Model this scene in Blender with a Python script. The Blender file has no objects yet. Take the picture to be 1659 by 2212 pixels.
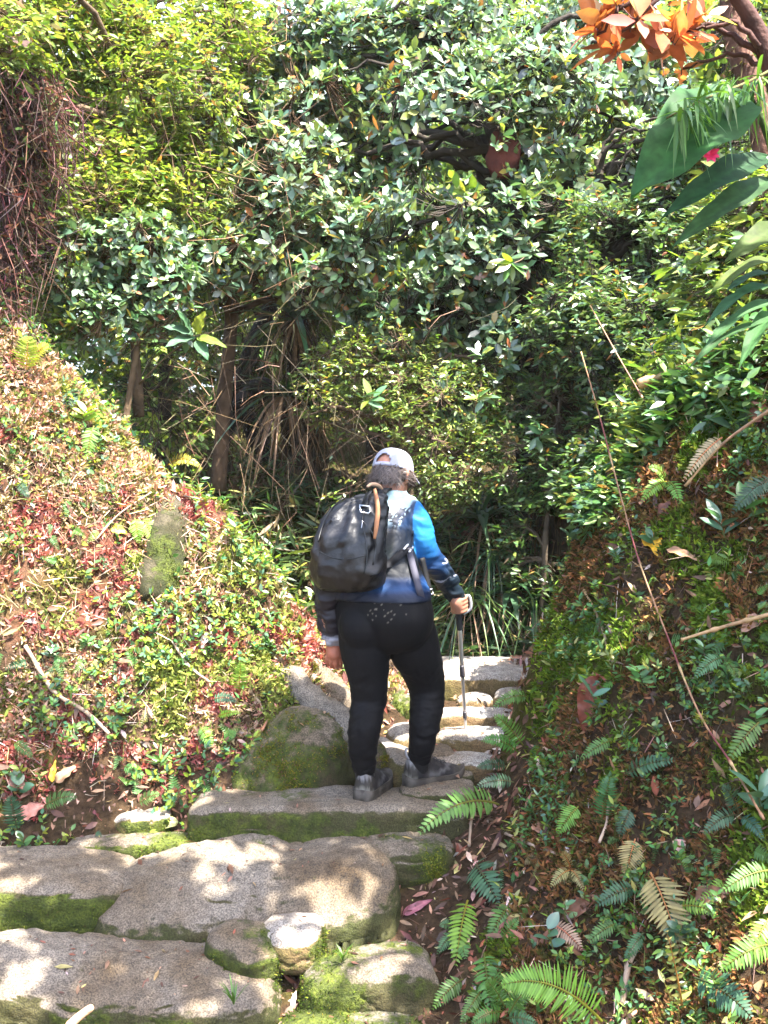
import bpy, bmesh, math, random
import numpy as np
from mathutils import Vector, Matrix

# ------------------------------------------------------------------ camera, sky, sun, exposure
scn = bpy.context.scene
PITCH = math.radians(3.13)
CAM_Z = 1.45
cam_d = bpy.data.cameras.new('camera')
cam_d.sensor_fit = 'VERTICAL'
cam_d.sensor_height = 24.0
cam_d.lens = 24.0
cam_d.clip_end = 2000.0
cam = bpy.data.objects.new('camera', cam_d)
cam.location = (0, 0, CAM_Z)
cam.rotation_euler = (math.radians(90) - PITCH, 0, 0)
scn.collection.objects.link(cam)
scn.camera = cam

SUN_EL, SUN_AZ = math.radians(64), math.radians(138)      # azimuth measured from +y (ahead) towards +x (right)
world = bpy.data.worlds.new('World')
scn.world = world
world.use_nodes = True
wn = world.node_tree
wn.nodes.clear()
sky = wn.nodes.new('ShaderNodeTexSky')
sky.sky_type = 'NISHITA'
sky.sun_disc = False
sky.sun_elevation = SUN_EL
sky.sun_rotation = SUN_AZ
sky.air_density = 1.0
sky.dust_density = 2.5
bg = wn.nodes.new('ShaderNodeBackground')
bg.inputs[1].default_value = 0.15
wo = wn.nodes.new('ShaderNodeOutputWorld')
wn.links.new(sky.outputs[0], bg.inputs[0])
wn.links.new(bg.outputs[0], wo.inputs[0])

sun_d = bpy.data.lights.new('sun', 'SUN')
sun_d.energy = 5.0
sun_d.angle = math.radians(0.5)
sun_d.color = (1.0, 0.95, 0.86)
sun = bpy.data.objects.new('sun', sun_d)
SUNV = Vector((math.sin(SUN_AZ) * math.cos(SUN_EL), math.cos(SUN_AZ) * math.cos(SUN_EL), math.sin(SUN_EL)))
sun.rotation_euler = SUNV.to_track_quat('Z', 'Y').to_euler()
sun.location = SUNV * 30
scn.collection.objects.link(sun)

scn.view_settings.view_transform = 'Standard'
scn.view_settings.look = 'None'
scn.view_settings.gamma = 1.0
scn.view_settings.use_curve_mapping = False
scn.view_settings.exposure = 2.85
scn.cycles.max_bounces = 8
scn.cycles.diffuse_bounces = 4
scn.cycles.glossy_bounces = 3
scn.cycles.transmission_bounces = 4
scn.cycles.transparent_max_bounces = 4
scn.cycles.use_denoising = True

# ------------------------------------------------------------------ helpers
F = 2212.0
CT, ST = math.cos(PITCH), math.sin(PITCH)
COL = scn.collection
rng = np.random.default_rng(7)
random.seed(7)


def ray(px, py):
    u = (px - 829.5) / F
    v = (1106.0 - py) / F
    d = np.array([u, CT + v * ST, v * CT - ST])
    return d / d[1]


def P(px, py, d):
    """A world point seen at that place of the photograph (1659 x 2212 grid), d metres ahead."""
    r = ray(px, py)
    return np.array([r[0] * d, d, CAM_Z + r[2] * d])


def nrm(v):
    v = np.asarray(v, float)
    return v / (np.linalg.norm(v, axis=-1, keepdims=True) + 1e-12)


def _h(ix, iy, iz, seed):
    n = (ix * 374761393 + iy * 668265263 + iz * 2147483647 + seed * 1274126177) & 0xFFFFFFFF
    n = ((n ^ (n >> 13)) * 1274126177) & 0xFFFFFFFF
    n = ((n ^ (n >> 16)) * 2246822519) & 0xFFFFFFFF
    return ((n ^ (n >> 15)) & 0xFFFFFF) / float(0xFFFFFF)


def vnoise(p, seed=0):
    p = np.asarray(p, float)
    i = np.floor(p).astype(np.int64)
    f = p - i
    f = f * f * f * (f * (f * 6 - 15) + 10)
    i = i + 10000
    r = 0
    for dx in (0, 1):
        wx = f[..., 0] if dx else 1 - f[..., 0]
        for dy in (0, 1):
            wy = f[..., 1] if dy else 1 - f[..., 1]
            for dz in (0, 1):
                wz = f[..., 2] if dz else 1 - f[..., 2]
                r = r + wx * wy * wz * _h(i[..., 0] + dx, i[..., 1] + dy, i[..., 2] + dz, seed)
    return r


def fbm(p, octv=4, seed=0, gain=0.5):
    p = np.asarray(p, float)
    a, s, t = 1.0, 0.0, 0.0
    for k in range(octv):
        s = s + a * (vnoise(p, seed + k * 17) - 0.5)
        t += a
        a *= gain
        p = p * 2.03 + 3.7
    return s / t * 2


def sstep(a, b, x):
    t = np.clip((x - a) / (b - a), 0, 1)
    return t * t * (3 - 2 * t)


def tag(o, label=None, cat=None, group=None, kind=None):
    if label: o['label'] = label
    if cat: o['category'] = cat
    if group: o['group'] = group
    if kind: o['kind'] = kind
    return o


def link(name, me, parent=None):
    o = bpy.data.objects.new(name, me)
    COL.objects.link(o)
    if parent is not None:
        o.parent = parent
        if parent.location.length > 0 or parent.rotation_euler.to_matrix() != Matrix.Identity(3):
            o.matrix_parent_inverse = Matrix.LocRotScale(parent.location, parent.rotation_euler, None).inverted()
    return o


def empty(name, loc=(0, 0, 0)):
    o = bpy.data.objects.new(name, None)
    o.empty_display_size = 0.1
    o.location = tuple(float(c) for c in loc)
    COL.objects.link(o)
    return o


def make_mesh(name, V, faces, mat, col=None, smooth=True, attrs=None):
    """faces: list of int arrays (each (M,k)); col: per-vertex rgb."""
    V = np.asarray(V, np.float32).reshape(-1, 3)
    me = bpy.data.meshes.new(name)
    fl = [np.asarray(f, np.int32) for f in faces if len(f)]
    loops = np.concatenate([f.reshape(-1) for f in fl])
    tot = np.concatenate([np.full(len(f), f.shape[1], np.int32) for f in fl])
    start = np.concatenate([[0], np.cumsum(tot)[:-1]]).astype(np.int32)
    me.vertices.add(len(V)); me.vertices.foreach_set('co', V.reshape(-1))
    me.loops.add(len(loops)); me.loops.foreach_set('vertex_index', loops)
    me.polygons.add(len(tot)); me.polygons.foreach_set('loop_start', start); me.polygons.foreach_set('loop_total', tot)
    if smooth:
        me.polygons.foreach_set('use_smooth', np.ones(len(tot), bool))
    me.update(calc_edges=True)
    if col is not None:
        a = me.color_attributes.new('Col', 'FLOAT_COLOR', 'POINT')
        c = np.ones((len(V), 4), np.float32); c[:, :3] = np.asarray(col, np.float32)
        a.data.foreach_set('color', c.reshape(-1))
    for k, v in (attrs or {}).items():
        a = me.attributes.new(k, 'FLOAT', 'POINT')
        a.data.foreach_set('value', np.asarray(v, np.float32))
    if mat is not None:
        me.materials.append(mat)
    return me


class MB:
    """collects shapes for one mesh"""
    def __init__(self):
        self.V, self.Q, self.T, self.C, self.n = [], [], [], [], 0

    def add(self, V, quads=(), tris=(), col=(0.5, 0.5, 0.5)):
        V = np.asarray(V, float).reshape(-1, 3)
        if len(quads): self.Q.append(np.asarray(quads, int).reshape(-1, 4) + self.n)
        if len(tris): self.T.append(np.asarray(tris, int).reshape(-1, 3) + self.n)
        c = np.asarray(col, float)
        self.C.append(np.broadcast_to(c, (len(V), 3)) if c.ndim < 2 else c)
        self.V.append(V); self.n += len(V)
        return self

    def data(self):
        f = []
        if self.Q: f.append(np.concatenate(self.Q))
        if self.T: f.append(np.concatenate(self.T))
        return np.concatenate(self.V), f, np.concatenate(self.C)

    def mesh(self, name, mat, smooth=True):
        V, f, c = self.data()
        return make_mesh(name, V, f, mat, c, smooth)

    def build(self, name, mat, parent=None, smooth=True):
        return link(name, self.mesh(name, mat, smooth), parent)

    def loft(self, rings, closed=True, cap=True, col=(0.5, 0.5, 0.5)):
        """rings (n,m,3)"""
        R = np.asarray(rings, float)
        n, m = R.shape[:2]
        V = R.reshape(-1, 3)
        i = np.arange(n - 1)[:, None] * m; j = np.arange(m if closed else m - 1)[None, :]
        j2 = (j + 1) % m
        q = np.stack([i + j, i + j2, i + m + j2, i + m + j], -1).reshape(-1, 4)
        t = []
        if cap:
            c0, c1 = R[0].mean(0), R[-1].mean(0)
            V = np.concatenate([V, [c0, c1]])
            a = np.arange(m); b = (a + 1) % m
            t = np.concatenate([np.stack([b, a, np.full(m, n * m)], -1), np.stack([(n - 1) * m + a, (n - 1) * m + b, np.full(m, n * m + 1)], -1)])
        c = np.asarray(col, float)
        if c.ndim == 2 and len(c) == n:
            c = np.repeat(c, m, 0)
            if cap: c = np.concatenate([c, c[:1], c[-1:]])
        return self.add(V, q, t, c)

    def tube(self, pts, rad, seg=8, sub=0, col=(0.5, 0.5, 0.5), round_ends=False, lump=0.0, lseed=0, lfreq=9.0):
        pts = np.asarray(pts, float); rad = np.broadcast_to(np.asarray(rad, float), (len(pts),)).copy()
        if sub: pts, rad = catmull(pts, rad, sub)
        if round_ends:
            d0, d1 = nrm(pts[0] - pts[1]), nrm(pts[-1] - pts[-2])
            r0, r1 = rad[0], rad[-1]
            pts = np.concatenate([[pts[0] + d0 * r0 * .92, pts[0] + d0 * r0 * .65], pts, [pts[-1] + d1 * r1 * .65, pts[-1] + d1 * r1 * .92]])
            rad = np.concatenate([[r0 * .35, r0 * .76], rad, [r1 * .76, r1 * .35]])
        X, Y = frames(pts)
        a = np.linspace(0, 2 * math.pi, seg, endpoint=False)
        R = pts[:, None] + rad[:, None, None] * (np.cos(a)[None, :, None] * X[:, None] + np.sin(a)[None, :, None] * Y[:, None])
        if lump:
            nn = fbm(R * lfreq, 3, lseed)
            R = pts[:, None] + (R - pts[:, None]) * (1 + lump * nn[..., None])
        return self.loft(R, col=col)

    def ribbon(self, pts, width, thick, normal, sub=4, col=(0.5, 0.5, 0.5)):
        pts = np.asarray(pts, float)
        w = np.broadcast_to(np.asarray(width, float), (len(pts),)).copy()
        nn = np.broadcast_to(np.asarray(normal, float), pts.shape).copy()
        if sub:
            p2, w2 = catmull(pts, w, sub)
            nn, _ = catmull(nn, w, sub)
            pts, w = p2, w2
        T = nrm(np.gradient(pts, axis=0)); N = nrm(nn - T * (nn * T).sum(-1, keepdims=True)); B = np.cross(T, N)
        h = thick / 2
        R = np.stack([pts + B * w[:, None] / 2 + N * h, pts - B * w[:, None] / 2 + N * h, pts - B * w[:, None] / 2 - N * h, pts + B * w[:, None] / 2 - N * h], 1)
        return self.loft(R, col=col)

    def ellipsoid(self, c, r, axes=None, seg=20, rows=12, col=(0.5, 0.5, 0.5)):
        th = np.linspace(0.02, math.pi - 0.02, rows); a = np.linspace(0, 2 * math.pi, seg, endpoint=False)
        p = np.stack([np.sin(th)[:, None] * np.cos(a), np.sin(th)[:, None] * np.sin(a), np.cos(th)[:, None] * np.ones_like(a)], -1) * np.asarray(r)
        if axes is not None: p = p @ np.asarray(axes)
        return self.loft((p + np.asarray(c))[::-1], col=col)


def catmull(pts, rad, sub):
    n = len(pts)
    if n < 3:
        t = np.linspace(0, 1, sub + 1)[:, None]
        return pts[0] * (1 - t) + pts[1] * t, rad[0] * (1 - t[:, 0]) + rad[1] * t[:, 0]
    A = np.concatenate([pts, rad[:, None]], 1)
    A = np.concatenate([[2 * A[0] - A[1]], A, [2 * A[-1] - A[-2]]])
    out = []
    for i in range(n - 1):
        p0, p1, p2, p3 = A[i:i + 4]
        for k in range(sub):
            t = k / sub
            out.append(0.5 * (2 * p1 + (p2 - p0) * t + (2 * p0 - 5 * p1 + 4 * p2 - p3) * t * t + (3 * p1 - p0 - 3 * p2 + p3) * t ** 3))
    out.append(A[-2])
    out = np.array(out)
    return out[:, :-1], out[:, -1]


def frames(pts):
    T = nrm(np.gradient(pts, axis=0))
    ref = np.array([0.0, 0, 1]) if abs(T[0][2]) < 0.9 else np.array([1.0, 0, 0])
    X = np.zeros_like(pts); x = ref - T[0] * ref.dot(T[0]); x /= np.linalg.norm(x)
    for i in range(len(pts)):
        x = x - T[i] * x.dot(T[i]); x /= (np.linalg.norm(x) + 1e-12); X[i] = x
    return X, np.cross(T, X)


def remesh(V, faces, voxel, smooth=6):
    me = make_mesh('tmp', V, faces, None)
    o = bpy.data.objects.new('tmp', me); COL.objects.link(o)
    m = o.modifiers.new('r', 'REMESH'); m.mode = 'VOXEL'; m.voxel_size = voxel
    if smooth:
        s = o.modifiers.new('s', 'SMOOTH'); s.iterations = smooth; s.factor = 0.5
    dg = bpy.context.evaluated_depsgraph_get()
    ev = o.evaluated_get(dg)
    m2 = bpy.data.meshes.new_from_object(ev)
    n = len(m2.vertices)
    co = np.empty(n * 3, np.float32); m2.vertices.foreach_get('co', co)
    no = np.empty(n * 3, np.float32); m2.vertices.foreach_get('normal', no)
    k = len(m2.polygons)
    lt = np.empty(k, np.int32); m2.polygons.foreach_get('loop_total', lt)
    lv = np.empty(len(m2.loops), np.int32); m2.loops.foreach_get('vertex_index', lv)
    ls = np.empty(k, np.int32); m2.polygons.foreach_get('loop_start', ls)
    fs = []
    for c in (3, 4):
        w = np.where(lt == c)[0]
        if len(w): fs.append(lv[ls[w][:, None] + np.arange(c)])
    bpy.data.objects.remove(o); bpy.data.meshes.remove(me); bpy.data.meshes.remove(m2)
    return co.reshape(-1, 3).astype(float), no.reshape(-1, 3).astype(float), fs


# ------------------------------------------------------------------ materials
def new_mat(name):
    m = bpy.data.materials.new(name); m.use_nodes = True
    nt = m.node_tree; nt.nodes.clear()
    out = nt.nodes.new('ShaderNodeOutputMaterial')
    b = nt.nodes.new('ShaderNodeBsdfPrincipled')
    nt.links.new(b.outputs[0], out.inputs[0])
    return m, nt, b, out


def N(nt, kind, **kw):
    n = nt.nodes.new(kind)
    for k, v in kw.items():
        if k.startswith('i_'):
            n.inputs[k[2:].replace('_', ' ')].default_value = v
        else:
            setattr(n, k, v)
    return n


def vcol_mat(name, rough=0.5, trans=0.0, spec=0.5, bump=0.0, bscale=60.0, var=0.15, vscale=40.0, metal=0.0, tint=(1.25, 1.2, 0.55), coat=0.0):
    """Colour of the thing from its own per-vertex colour, varied by noise; leaves let light through."""
    m, nt, b, out = new_mat(name)
    at = N(nt, 'ShaderNodeAttribute', attribute_name='Col')
    tc = N(nt, 'ShaderNodeTexCoord')
    no = N(nt, 'ShaderNodeTexNoise'); no.inputs['Scale'].default_value = vscale; no.inputs['Detail'].default_value = 4
    nt.links.new(tc.outputs['Object'], no.inputs['Vector'])
    mr = N(nt, 'ShaderNodeMapRange'); mr.inputs['From Min'].default_value = .25; mr.inputs['From Max'].default_value = .75
    mr.inputs['To Min'].default_value = 1 - var * 1.6; mr.inputs['To Max'].default_value = 1 + var * 1.6
    nt.links.new(no.outputs[0], mr.inputs['Value'])
    mx = N(nt, 'ShaderNodeVectorMath', operation='SCALE')
    nt.links.new(at.outputs['Color'], mx.inputs[0]); nt.links.new(mr.outputs[0], mx.inputs['Scale'])
    nt.links.new(mx.outputs[0], b.inputs['Base Color'])
    b.inputs['Roughness'].default_value = rough
    b.inputs['Specular IOR Level'].default_value = spec
    b.inputs['Metallic'].default_value = metal
    b.inputs['Coat Weight'].default_value = coat
    if bump:
        n2 = N(nt, 'ShaderNodeTexNoise'); n2.inputs['Scale'].default_value = bscale; n2.inputs['Detail'].default_value = 6
        nt.links.new(tc.outputs['Object'], n2.inputs['Vector'])
        bp = N(nt, 'ShaderNodeBump'); bp.inputs['Strength'].default_value = bump; bp.inputs['Distance'].default_value = 0.01
        nt.links.new(n2.outputs[0], bp.inputs['Height']); nt.links.new(bp.outputs[0], b.inputs['Normal'])
    if trans:
        tr = N(nt, 'ShaderNodeBsdfTranslucent')
        tm = N(nt, 'ShaderNodeVectorMath', operation='MULTIPLY'); tm.inputs[1].default_value = tint
        nt.links.new(mx.outputs[0], tm.inputs[0]); nt.links.new(tm.outputs[0], tr.inputs[0])
        ms = N(nt, 'ShaderNodeMixShader'); ms.inputs[0].default_value = trans
        nt.links.new(b.outputs[0], ms.inputs[1]); nt.links.new(tr.outputs[0], ms.inputs[2]); nt.links.new(ms.outputs[0], out.inputs[0])
    return m


M = {}
M['leaf_gloss'] = vcol_mat('glossy_leaf', 0.34, 0.30, 0.9, coat=.25, var=0.12, vscale=25)
M['leaf'] = vcol_mat('soft_leaf', 0.42, 0.40, 0.5, var=0.12, vscale=25)
M['leaf_matte'] = vcol_mat('matte_leaf', 0.6, 0.42, 0.2, var=0.2, vscale=30)
M['fern'] = vcol_mat('fern_leaf', 0.5, 0.38, 0.4, var=0.15, vscale=45)
M['moss'] = vcol_mat('moss', 0.85, 0.25, 0.15, var=0.25, vscale=12, tint=(1.2, 1.1, 0.7))
M['dry'] = vcol_mat('dry_leaf', 0.55, 0.15, 0.45, var=0.25, vscale=45, tint=(1.2, 0.9, 0.6))
M['bark'] = vcol_mat('bark', 0.9, 0, 0.2, bump=0.9, bscale=45, var=0.3, vscale=14)
M['cloth'] = vcol_mat('knit_cloth', 0.7, 0, 0.25, bump=0.12, bscale=500, var=0.05, vscale=60)
M['satin'] = vcol_mat('satin_cloth', 0.55, 0, 0.3, bump=0.10, bscale=240, var=0.05, vscale=60)
M['legging'] = vcol_mat('black_stretch_cloth', 0.75, 0, 0.2, bump=0.1, bscale=300, var=0.1, vscale=30)
M['nylon'] = vcol_mat('pack_nylon', 0.46, 0, 0.45, bump=0.3, bscale=40, var=0.12, vscale=20)
M['skin'] = vcol_mat('skin', 0.5, 0, 0.4, bump=0.1, bscale=200, var=0.08, vscale=30)
M['hair'] = vcol_mat('hair', 0.45, 0.1, 0.4, var=0.15, vscale=50, tint=(1.1, 1.0, 0.9))
M['rubber'] = vcol_mat('rubber', 0.7, 0, 0.35, bump=0.3, bscale=90, var=0.2, vscale=40)
M['metal'] = vcol_mat('brushed_metal', 0.28, 0, 0.5, metal=0.9, var=0.05)
M['plastic'] = vcol_mat('dark_plastic', 0.45, 0, 0.5, var=0.05)


def stone_mat(name, base, stain, side=(.06, .045, .02), grain=1.0):
    m, nt, b, out = new_mat(name)
    tc = N(nt, 'ShaderNodeTexCoord'); g = N(nt, 'ShaderNodeNewGeometry')
    def noise(s, d=5, r=0.6):
        n = N(nt, 'ShaderNodeTexNoise'); n.inputs['Scale'].default_value = s; n.inputs['Detail'].default_value = d; n.inputs['Roughness'].default_value = r
        nt.links.new(tc.outputs['Object'], n.inputs['Vector']); return n
    def ramp(src, a, c, ca=(0, 0, 0, 1), cc=(1, 1, 1, 1)):
        r = N(nt, 'ShaderNodeValToRGB'); r.color_ramp.elements[0].position = a; r.color_ramp.elements[1].position = c
        r.color_ramp.elements[0].color = ca; r.color_ramp.elements[1].color = cc
        nt.links.new(src, r.inputs[0]); return r
    def mix(f, a, c, mode='MIX'):
        x = N(nt, 'ShaderNodeMix', data_type='RGBA', blend_type=mode)
        for s, i in ((f, 0), (a, 6), (c, 7)):
            if isinstance(s, (int, float)): x.inputs[i].default_value = s
            elif isinstance(s, tuple): x.inputs[i].default_value = s
            else: nt.links.new(s, x.inputs[i])
        return x.outputs[2]
    n1 = noise(3.5); n2 = noise(170 * grain, 2, .5); n3 = noise(28, 6, .7); n4 = noise(1.7, 4)
    c = mix(ramp(n1.outputs[0], .38, .66).outputs[0], base + (1,), stain + (1,))
    c = mix(ramp(n3.outputs[0], .45, .75).outputs[0], c, tuple(x * .45 for x in base) + (1,))
    sp = ramp(n2.outputs[0], .36, .62, (.35, .33, .31, 1), (1.45, 1.42, 1.35, 1))
    c = mix(.75, c, sp.outputs[0], 'MULTIPLY')
    c = mix(ramp(n4.outputs[0], .55, .72).outputs[0], c, mix(1.0, c, (.62, .52, .40, 1), 'MULTIPLY'))
    lic = ramp(noise(9, 7, .8).outputs[0], .60, .68)
    c = mix(lic.outputs[0], c, mix(1.0, c, (1.7, 1.7, 1.6, 1), 'MULTIPLY'))
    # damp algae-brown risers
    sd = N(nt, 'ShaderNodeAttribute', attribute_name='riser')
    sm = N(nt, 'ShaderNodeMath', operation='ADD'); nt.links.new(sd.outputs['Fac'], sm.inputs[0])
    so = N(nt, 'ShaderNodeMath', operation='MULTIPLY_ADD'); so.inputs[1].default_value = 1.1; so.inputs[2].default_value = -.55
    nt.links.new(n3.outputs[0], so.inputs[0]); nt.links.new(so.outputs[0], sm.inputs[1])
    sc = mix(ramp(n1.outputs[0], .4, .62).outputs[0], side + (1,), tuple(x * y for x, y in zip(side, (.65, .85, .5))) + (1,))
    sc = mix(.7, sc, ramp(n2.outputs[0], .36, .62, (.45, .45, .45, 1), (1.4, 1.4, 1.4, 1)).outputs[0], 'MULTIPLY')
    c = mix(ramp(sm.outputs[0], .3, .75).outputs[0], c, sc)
    # moss grows where the stone carries it
    at = N(nt, 'ShaderNodeAttribute', attribute_name='moss')
    add = N(nt, 'ShaderNodeMath', operation='ADD'); nt.links.new(at.outputs['Fac'], add.inputs[0])
    sub = N(nt, 'ShaderNodeMath', operation='MULTIPLY_ADD'); sub.inputs[1].default_value = .9; sub.inputs[2].default_value = -.45
    nt.links.new(n3.outputs[0], sub.inputs[0]); nt.links.new(sub.outputs[0], add.inputs[1])
    mk = ramp(add.outputs[0], .42, .62)
    mc = ramp(noise(16, 6, .75).outputs[0], .3, .72, (.010, .018, .003, 1), (.10, .12, .014, 1))
    n5 = noise(120, 3, .6)
    mc2 = mix(.6, mc.outputs[0], ramp(n5.outputs[0], .35, .65, (.3, .3, .3, 1), (1.5, 1.5, 1.4, 1)).outputs[0], 'MULTIPLY')
    c2 = mix(mk.outputs[0], c, mc2)
    nt.links.new(c2, b.inputs['Base Color'])
    b.inputs['Roughness'].default_value = .82
    b.inputs['Specular IOR Level'].default_value = .3
    hb = N(nt, 'ShaderNodeMath', operation='MULTIPLY_ADD'); hb.inputs[1].default_value = .35
    nt.links.new(n2.outputs[0], hb.inputs[0]); nt.links.new(n3.outputs[0], hb.inputs[2])
    hm = N(nt, 'ShaderNodeMath', operation='MULTIPLY_ADD'); nt.links.new(n5.outputs[0], hm.inputs[0]); nt.links.new(mk.outputs[0], hm.inputs[1]); nt.links.new(hb.outputs[0], hm.inputs[2])
    bp = N(nt, 'ShaderNodeBump'); bp.inputs['Strength'].default_value = .75; bp.inputs['Distance'].default_value = .012
    nt.links.new(hm.outputs[0], bp.inputs['Height']); nt.links.new(bp.outputs[0], b.inputs['Normal'])
    return m


M['granite'] = stone_mat('mossy_granite', (.165, .14, .115), (.105, .075, .045), (.05, .042, .016))
M['granite_pale'] = stone_mat('pale_granite', (.30, .28, .26), (.20, .155, .115), (.12, .075, .035))
M['granite_brown'] = stone_mat('brown_stone', (.15, .115, .08), (.10, .07, .04))
M['granite_shaded'] = stone_mat('shaded_stone', (.05, .042, .025), (.035, .028, .012), (.03, .026, .01))  # darker stone copy: the shade on the bank boulder is put into the colour


def soil_mat():
    m, nt, b, out = new_mat('forest_soil')
    at = N(nt, 'ShaderNodeAttribute', attribute_name='Col')
    tc = N(nt, 'ShaderNodeTexCoord')
    n = N(nt, 'ShaderNodeTexNoise'); n.inputs['Scale'].default_value = 35; n.inputs['Detail'].default_value = 8; n.inputs['Roughness'].default_value = .75
    nt.links.new(tc.outputs['Object'], n.inputs['Vector'])
    r = N(nt, 'ShaderNodeValToRGB'); r.color_ramp.elements[0].position = .3; r.color_ramp.elements[1].position = .75
    r.color_ramp.elements[0].color = (.25, .25, .25, 1); r.color_ramp.elements[1].color = (1.8, 1.7, 1.5, 1)
    nt.links.new(n.outputs[0], r.inputs[0])
    mx = N(nt, 'ShaderNodeMix', data_type='RGBA', blend_type='MULTIPLY'); mx.inputs[0].default_value = 1
    nt.links.new(at.outputs['Color'], mx.inputs[6]); nt.links.new(r.outputs[0], mx.inputs[7])
    nt.links.new(mx.outputs[2], b.inputs['Base Color'])
    b.inputs['Roughness'].default_value = .95; b.inputs['Specular IOR Level'].default_value = .15
    bp = N(nt, 'ShaderNodeBump'); bp.inputs['Strength'].default_value = 1; bp.inputs['Distance'].default_value = .03
    nt.links.new(n.outputs[0], bp.inputs['Height']); nt.links.new(bp.outputs[0], b.inputs['Normal'])
    return m


M['soil'] = soil_mat()

# ------------------------------------------------------------------ terrain
CP = []
def cp(*pts):
    for p in pts: CP.append(np.asarray(p, float))
# path bed
cp((-1.5, 2, -.85), (0, 2, -.85), (-2.4, 2.6, -.5), (-1.4, 3.3, -.58), (-.5, 3.3, -.58), (.0, 3.4, -.52), (-1.2, 3.9, -.38), (-.3, 3.9, -.38), (.2, 4.0, -.28),
   (-.6, 4.38, -.17), (0, 4.42, -.12), (.28, 4.5, -.05), (.1, 4.8, .04), (.4, 5.0, .12), (.2, 5.3, .2), (.6, 5.6, .27), (.95, 5.8, .33))
# left bank
LB = [(0, 1830, 4.25), (200, 1800, 4.3), (400, 1760, 4.42), (480, 1690, 4.5), (700, 1540, 4.85), (850, 1490, 5.15),
      (0, 1500, 4.5), (0, 1200, 4.75), (0, 900, 5.0), (0, 690, 5.25), (250, 1500, 4.62), (250, 1200, 4.9), (250, 955, 5.2), (450, 1500, 4.72),
      (450, 1250, 5.0), (450, 1110, 5.2), (600, 1400, 4.9), (600, 1275, 5.15), (720, 1460, 5.05), (720, 1425, 5.2), (120, 830, 5.2), (350, 1040, 5.2)]
for a in LB: cp(P(*a))
cp((-1.9, 6.2, 1.5), (-1.4, 6.1, .8), (-.9, 6.0, .45), (-.4, 5.9, .3), (-3.4, 5.6, 3.2), (-3.2, 4.4, 1.9), (-2.6, 3.6, .35), (-4.4, 4.2, 2.6), (0, 5.75, .28))
# right bank
RB = [(1659, 2212, 2.8), (1659, 1800, 3.2), (1659, 1400, 3.5), (1659, 1000, 3.9), (1300, 1800, 3.62), (1300, 1400, 4.12), (1300, 2100, 3.3), (1300, 1120, 4.5), (1600, 770, 4.5),
      (1430, 960, 4.45), (930, 2212, 3.42), (1010, 1800, 4.2), (1070, 1600, 4.85), (1150, 1470, 5.1), (1150, 2100, 3.35), (1150, 1850, 3.85), (1160, 1600, 4.4), (1220, 1250, 4.6)]
for a in RB: cp(P(*a))
cp((2.5, 3, 1.5), (2.6, 4, 2.4), (2.6, 5, 2.6), (1.5, 2.3, -.1), (1.0, 2.0, -.5), (3, 2, .8), (1.9, 5.3, 1.9), (1.35, 5.5, .8), (2.4, 6.2, 1.4))
# the bank behind the path
for a in [(560, 1260, 6.15), (450, 1150, 6.5), (560, 1020, 6.8), (680, 1250, 6.25), (680, 1050, 6.8), (800, 1230, 6.45), (800, 1050, 7.1), (1000, 1415, 5.95), (1000, 1200, 6.4), (1150, 1395, 6.0), (1150, 1180, 6.5)]:
    cp(P(*a))
cp((-3, 7.5, 1.2), (-1.6, 7.6, .9), (1.5, 7.6, 1.2), (3, 7.5, 1.6), (-3, 9, 1.1), (0, 9, 1.3), (3, 9, 1.6), (0, 12, 2.0), (-6, 12, 1.8), (6, 12, 2.2), (-6, 7, 2.5), (6, 7, 2.8), (6, 3, 2.4), (-6, 2, 1.0), (0, 0, -.9), (3, 0, .2), (-3, 0, -.3))
CP = np.array(CP)
MQ = .22
def _phi(a, b):
    return np.sqrt(((a[:, None] - b[None]) ** 2).sum(-1) + MQ * MQ)
_A = _phi(CP[:, :2], CP[:, :2]) - 0.0
_n = len(CP)
_S = np.block([[_A - 0.004 * np.eye(_n), np.ones((_n, 1))], [np.ones((1, _n)), np.zeros((1, 1))]])
_W = np.linalg.solve(_S, np.concatenate([CP[:, 2], [0]]))


def height(x, y, detail=True):
    x = np.asarray(x, float); y = np.asarray(y, float)
    sh = x.shape
    q = np.stack([x.ravel(), y.ravel()], -1)
    z = np.empty(len(q))
    for k in range(0, len(q), 20000):
        z[k:k + 20000] = _phi(q[k:k + 20000], CP[:, :2]) @ _W[:-1] + _W[-1]
    r = np.hypot(q[:, 0] / 7.5, (q[:, 1] - 6) / 7.5)
    w = sstep(.8, 1.5, r)
    far = 2.0 + .05 * np.clip(q[:, 1] - 10, -30, 400) + .6 * fbm(np.stack([q[:, 0] * .08, q[:, 1] * .08, 0 * z], -1), 3, 5)
    z = z * (1 - w) + far * w
    if detail:
        p3 = np.stack([q[:, 0], q[:, 1], z * .8], -1)
        bank = sstep(-.1, .45, z)
        z = z + bank * .026 * fbm(p3 * 17, 2, 37) + (bank * .09 + .012) * fbm(p3 * 2.6, 4, 11) + (.02 + .06 * bank) * fbm(p3 * 8, 3, 23) - .06 * bank * sstep(.08, .0, np.abs(fbm(p3 * 2.1 + 9, 3, 29)))
    return z.reshape(sh)


def axis(lo, hi, d, outer_lo, outer_hi, g=1.25):
    a = list(np.arange(lo, hi + 1e-6, d)); s = d
    while a[-1] < outer_hi: s *= g; a.append(a[-1] + s)
    s = d; b = []
    c = lo
    while c > outer_lo: s *= g; c -= s; b.append(c)
    return np.array(b[::-1] + a)


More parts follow.
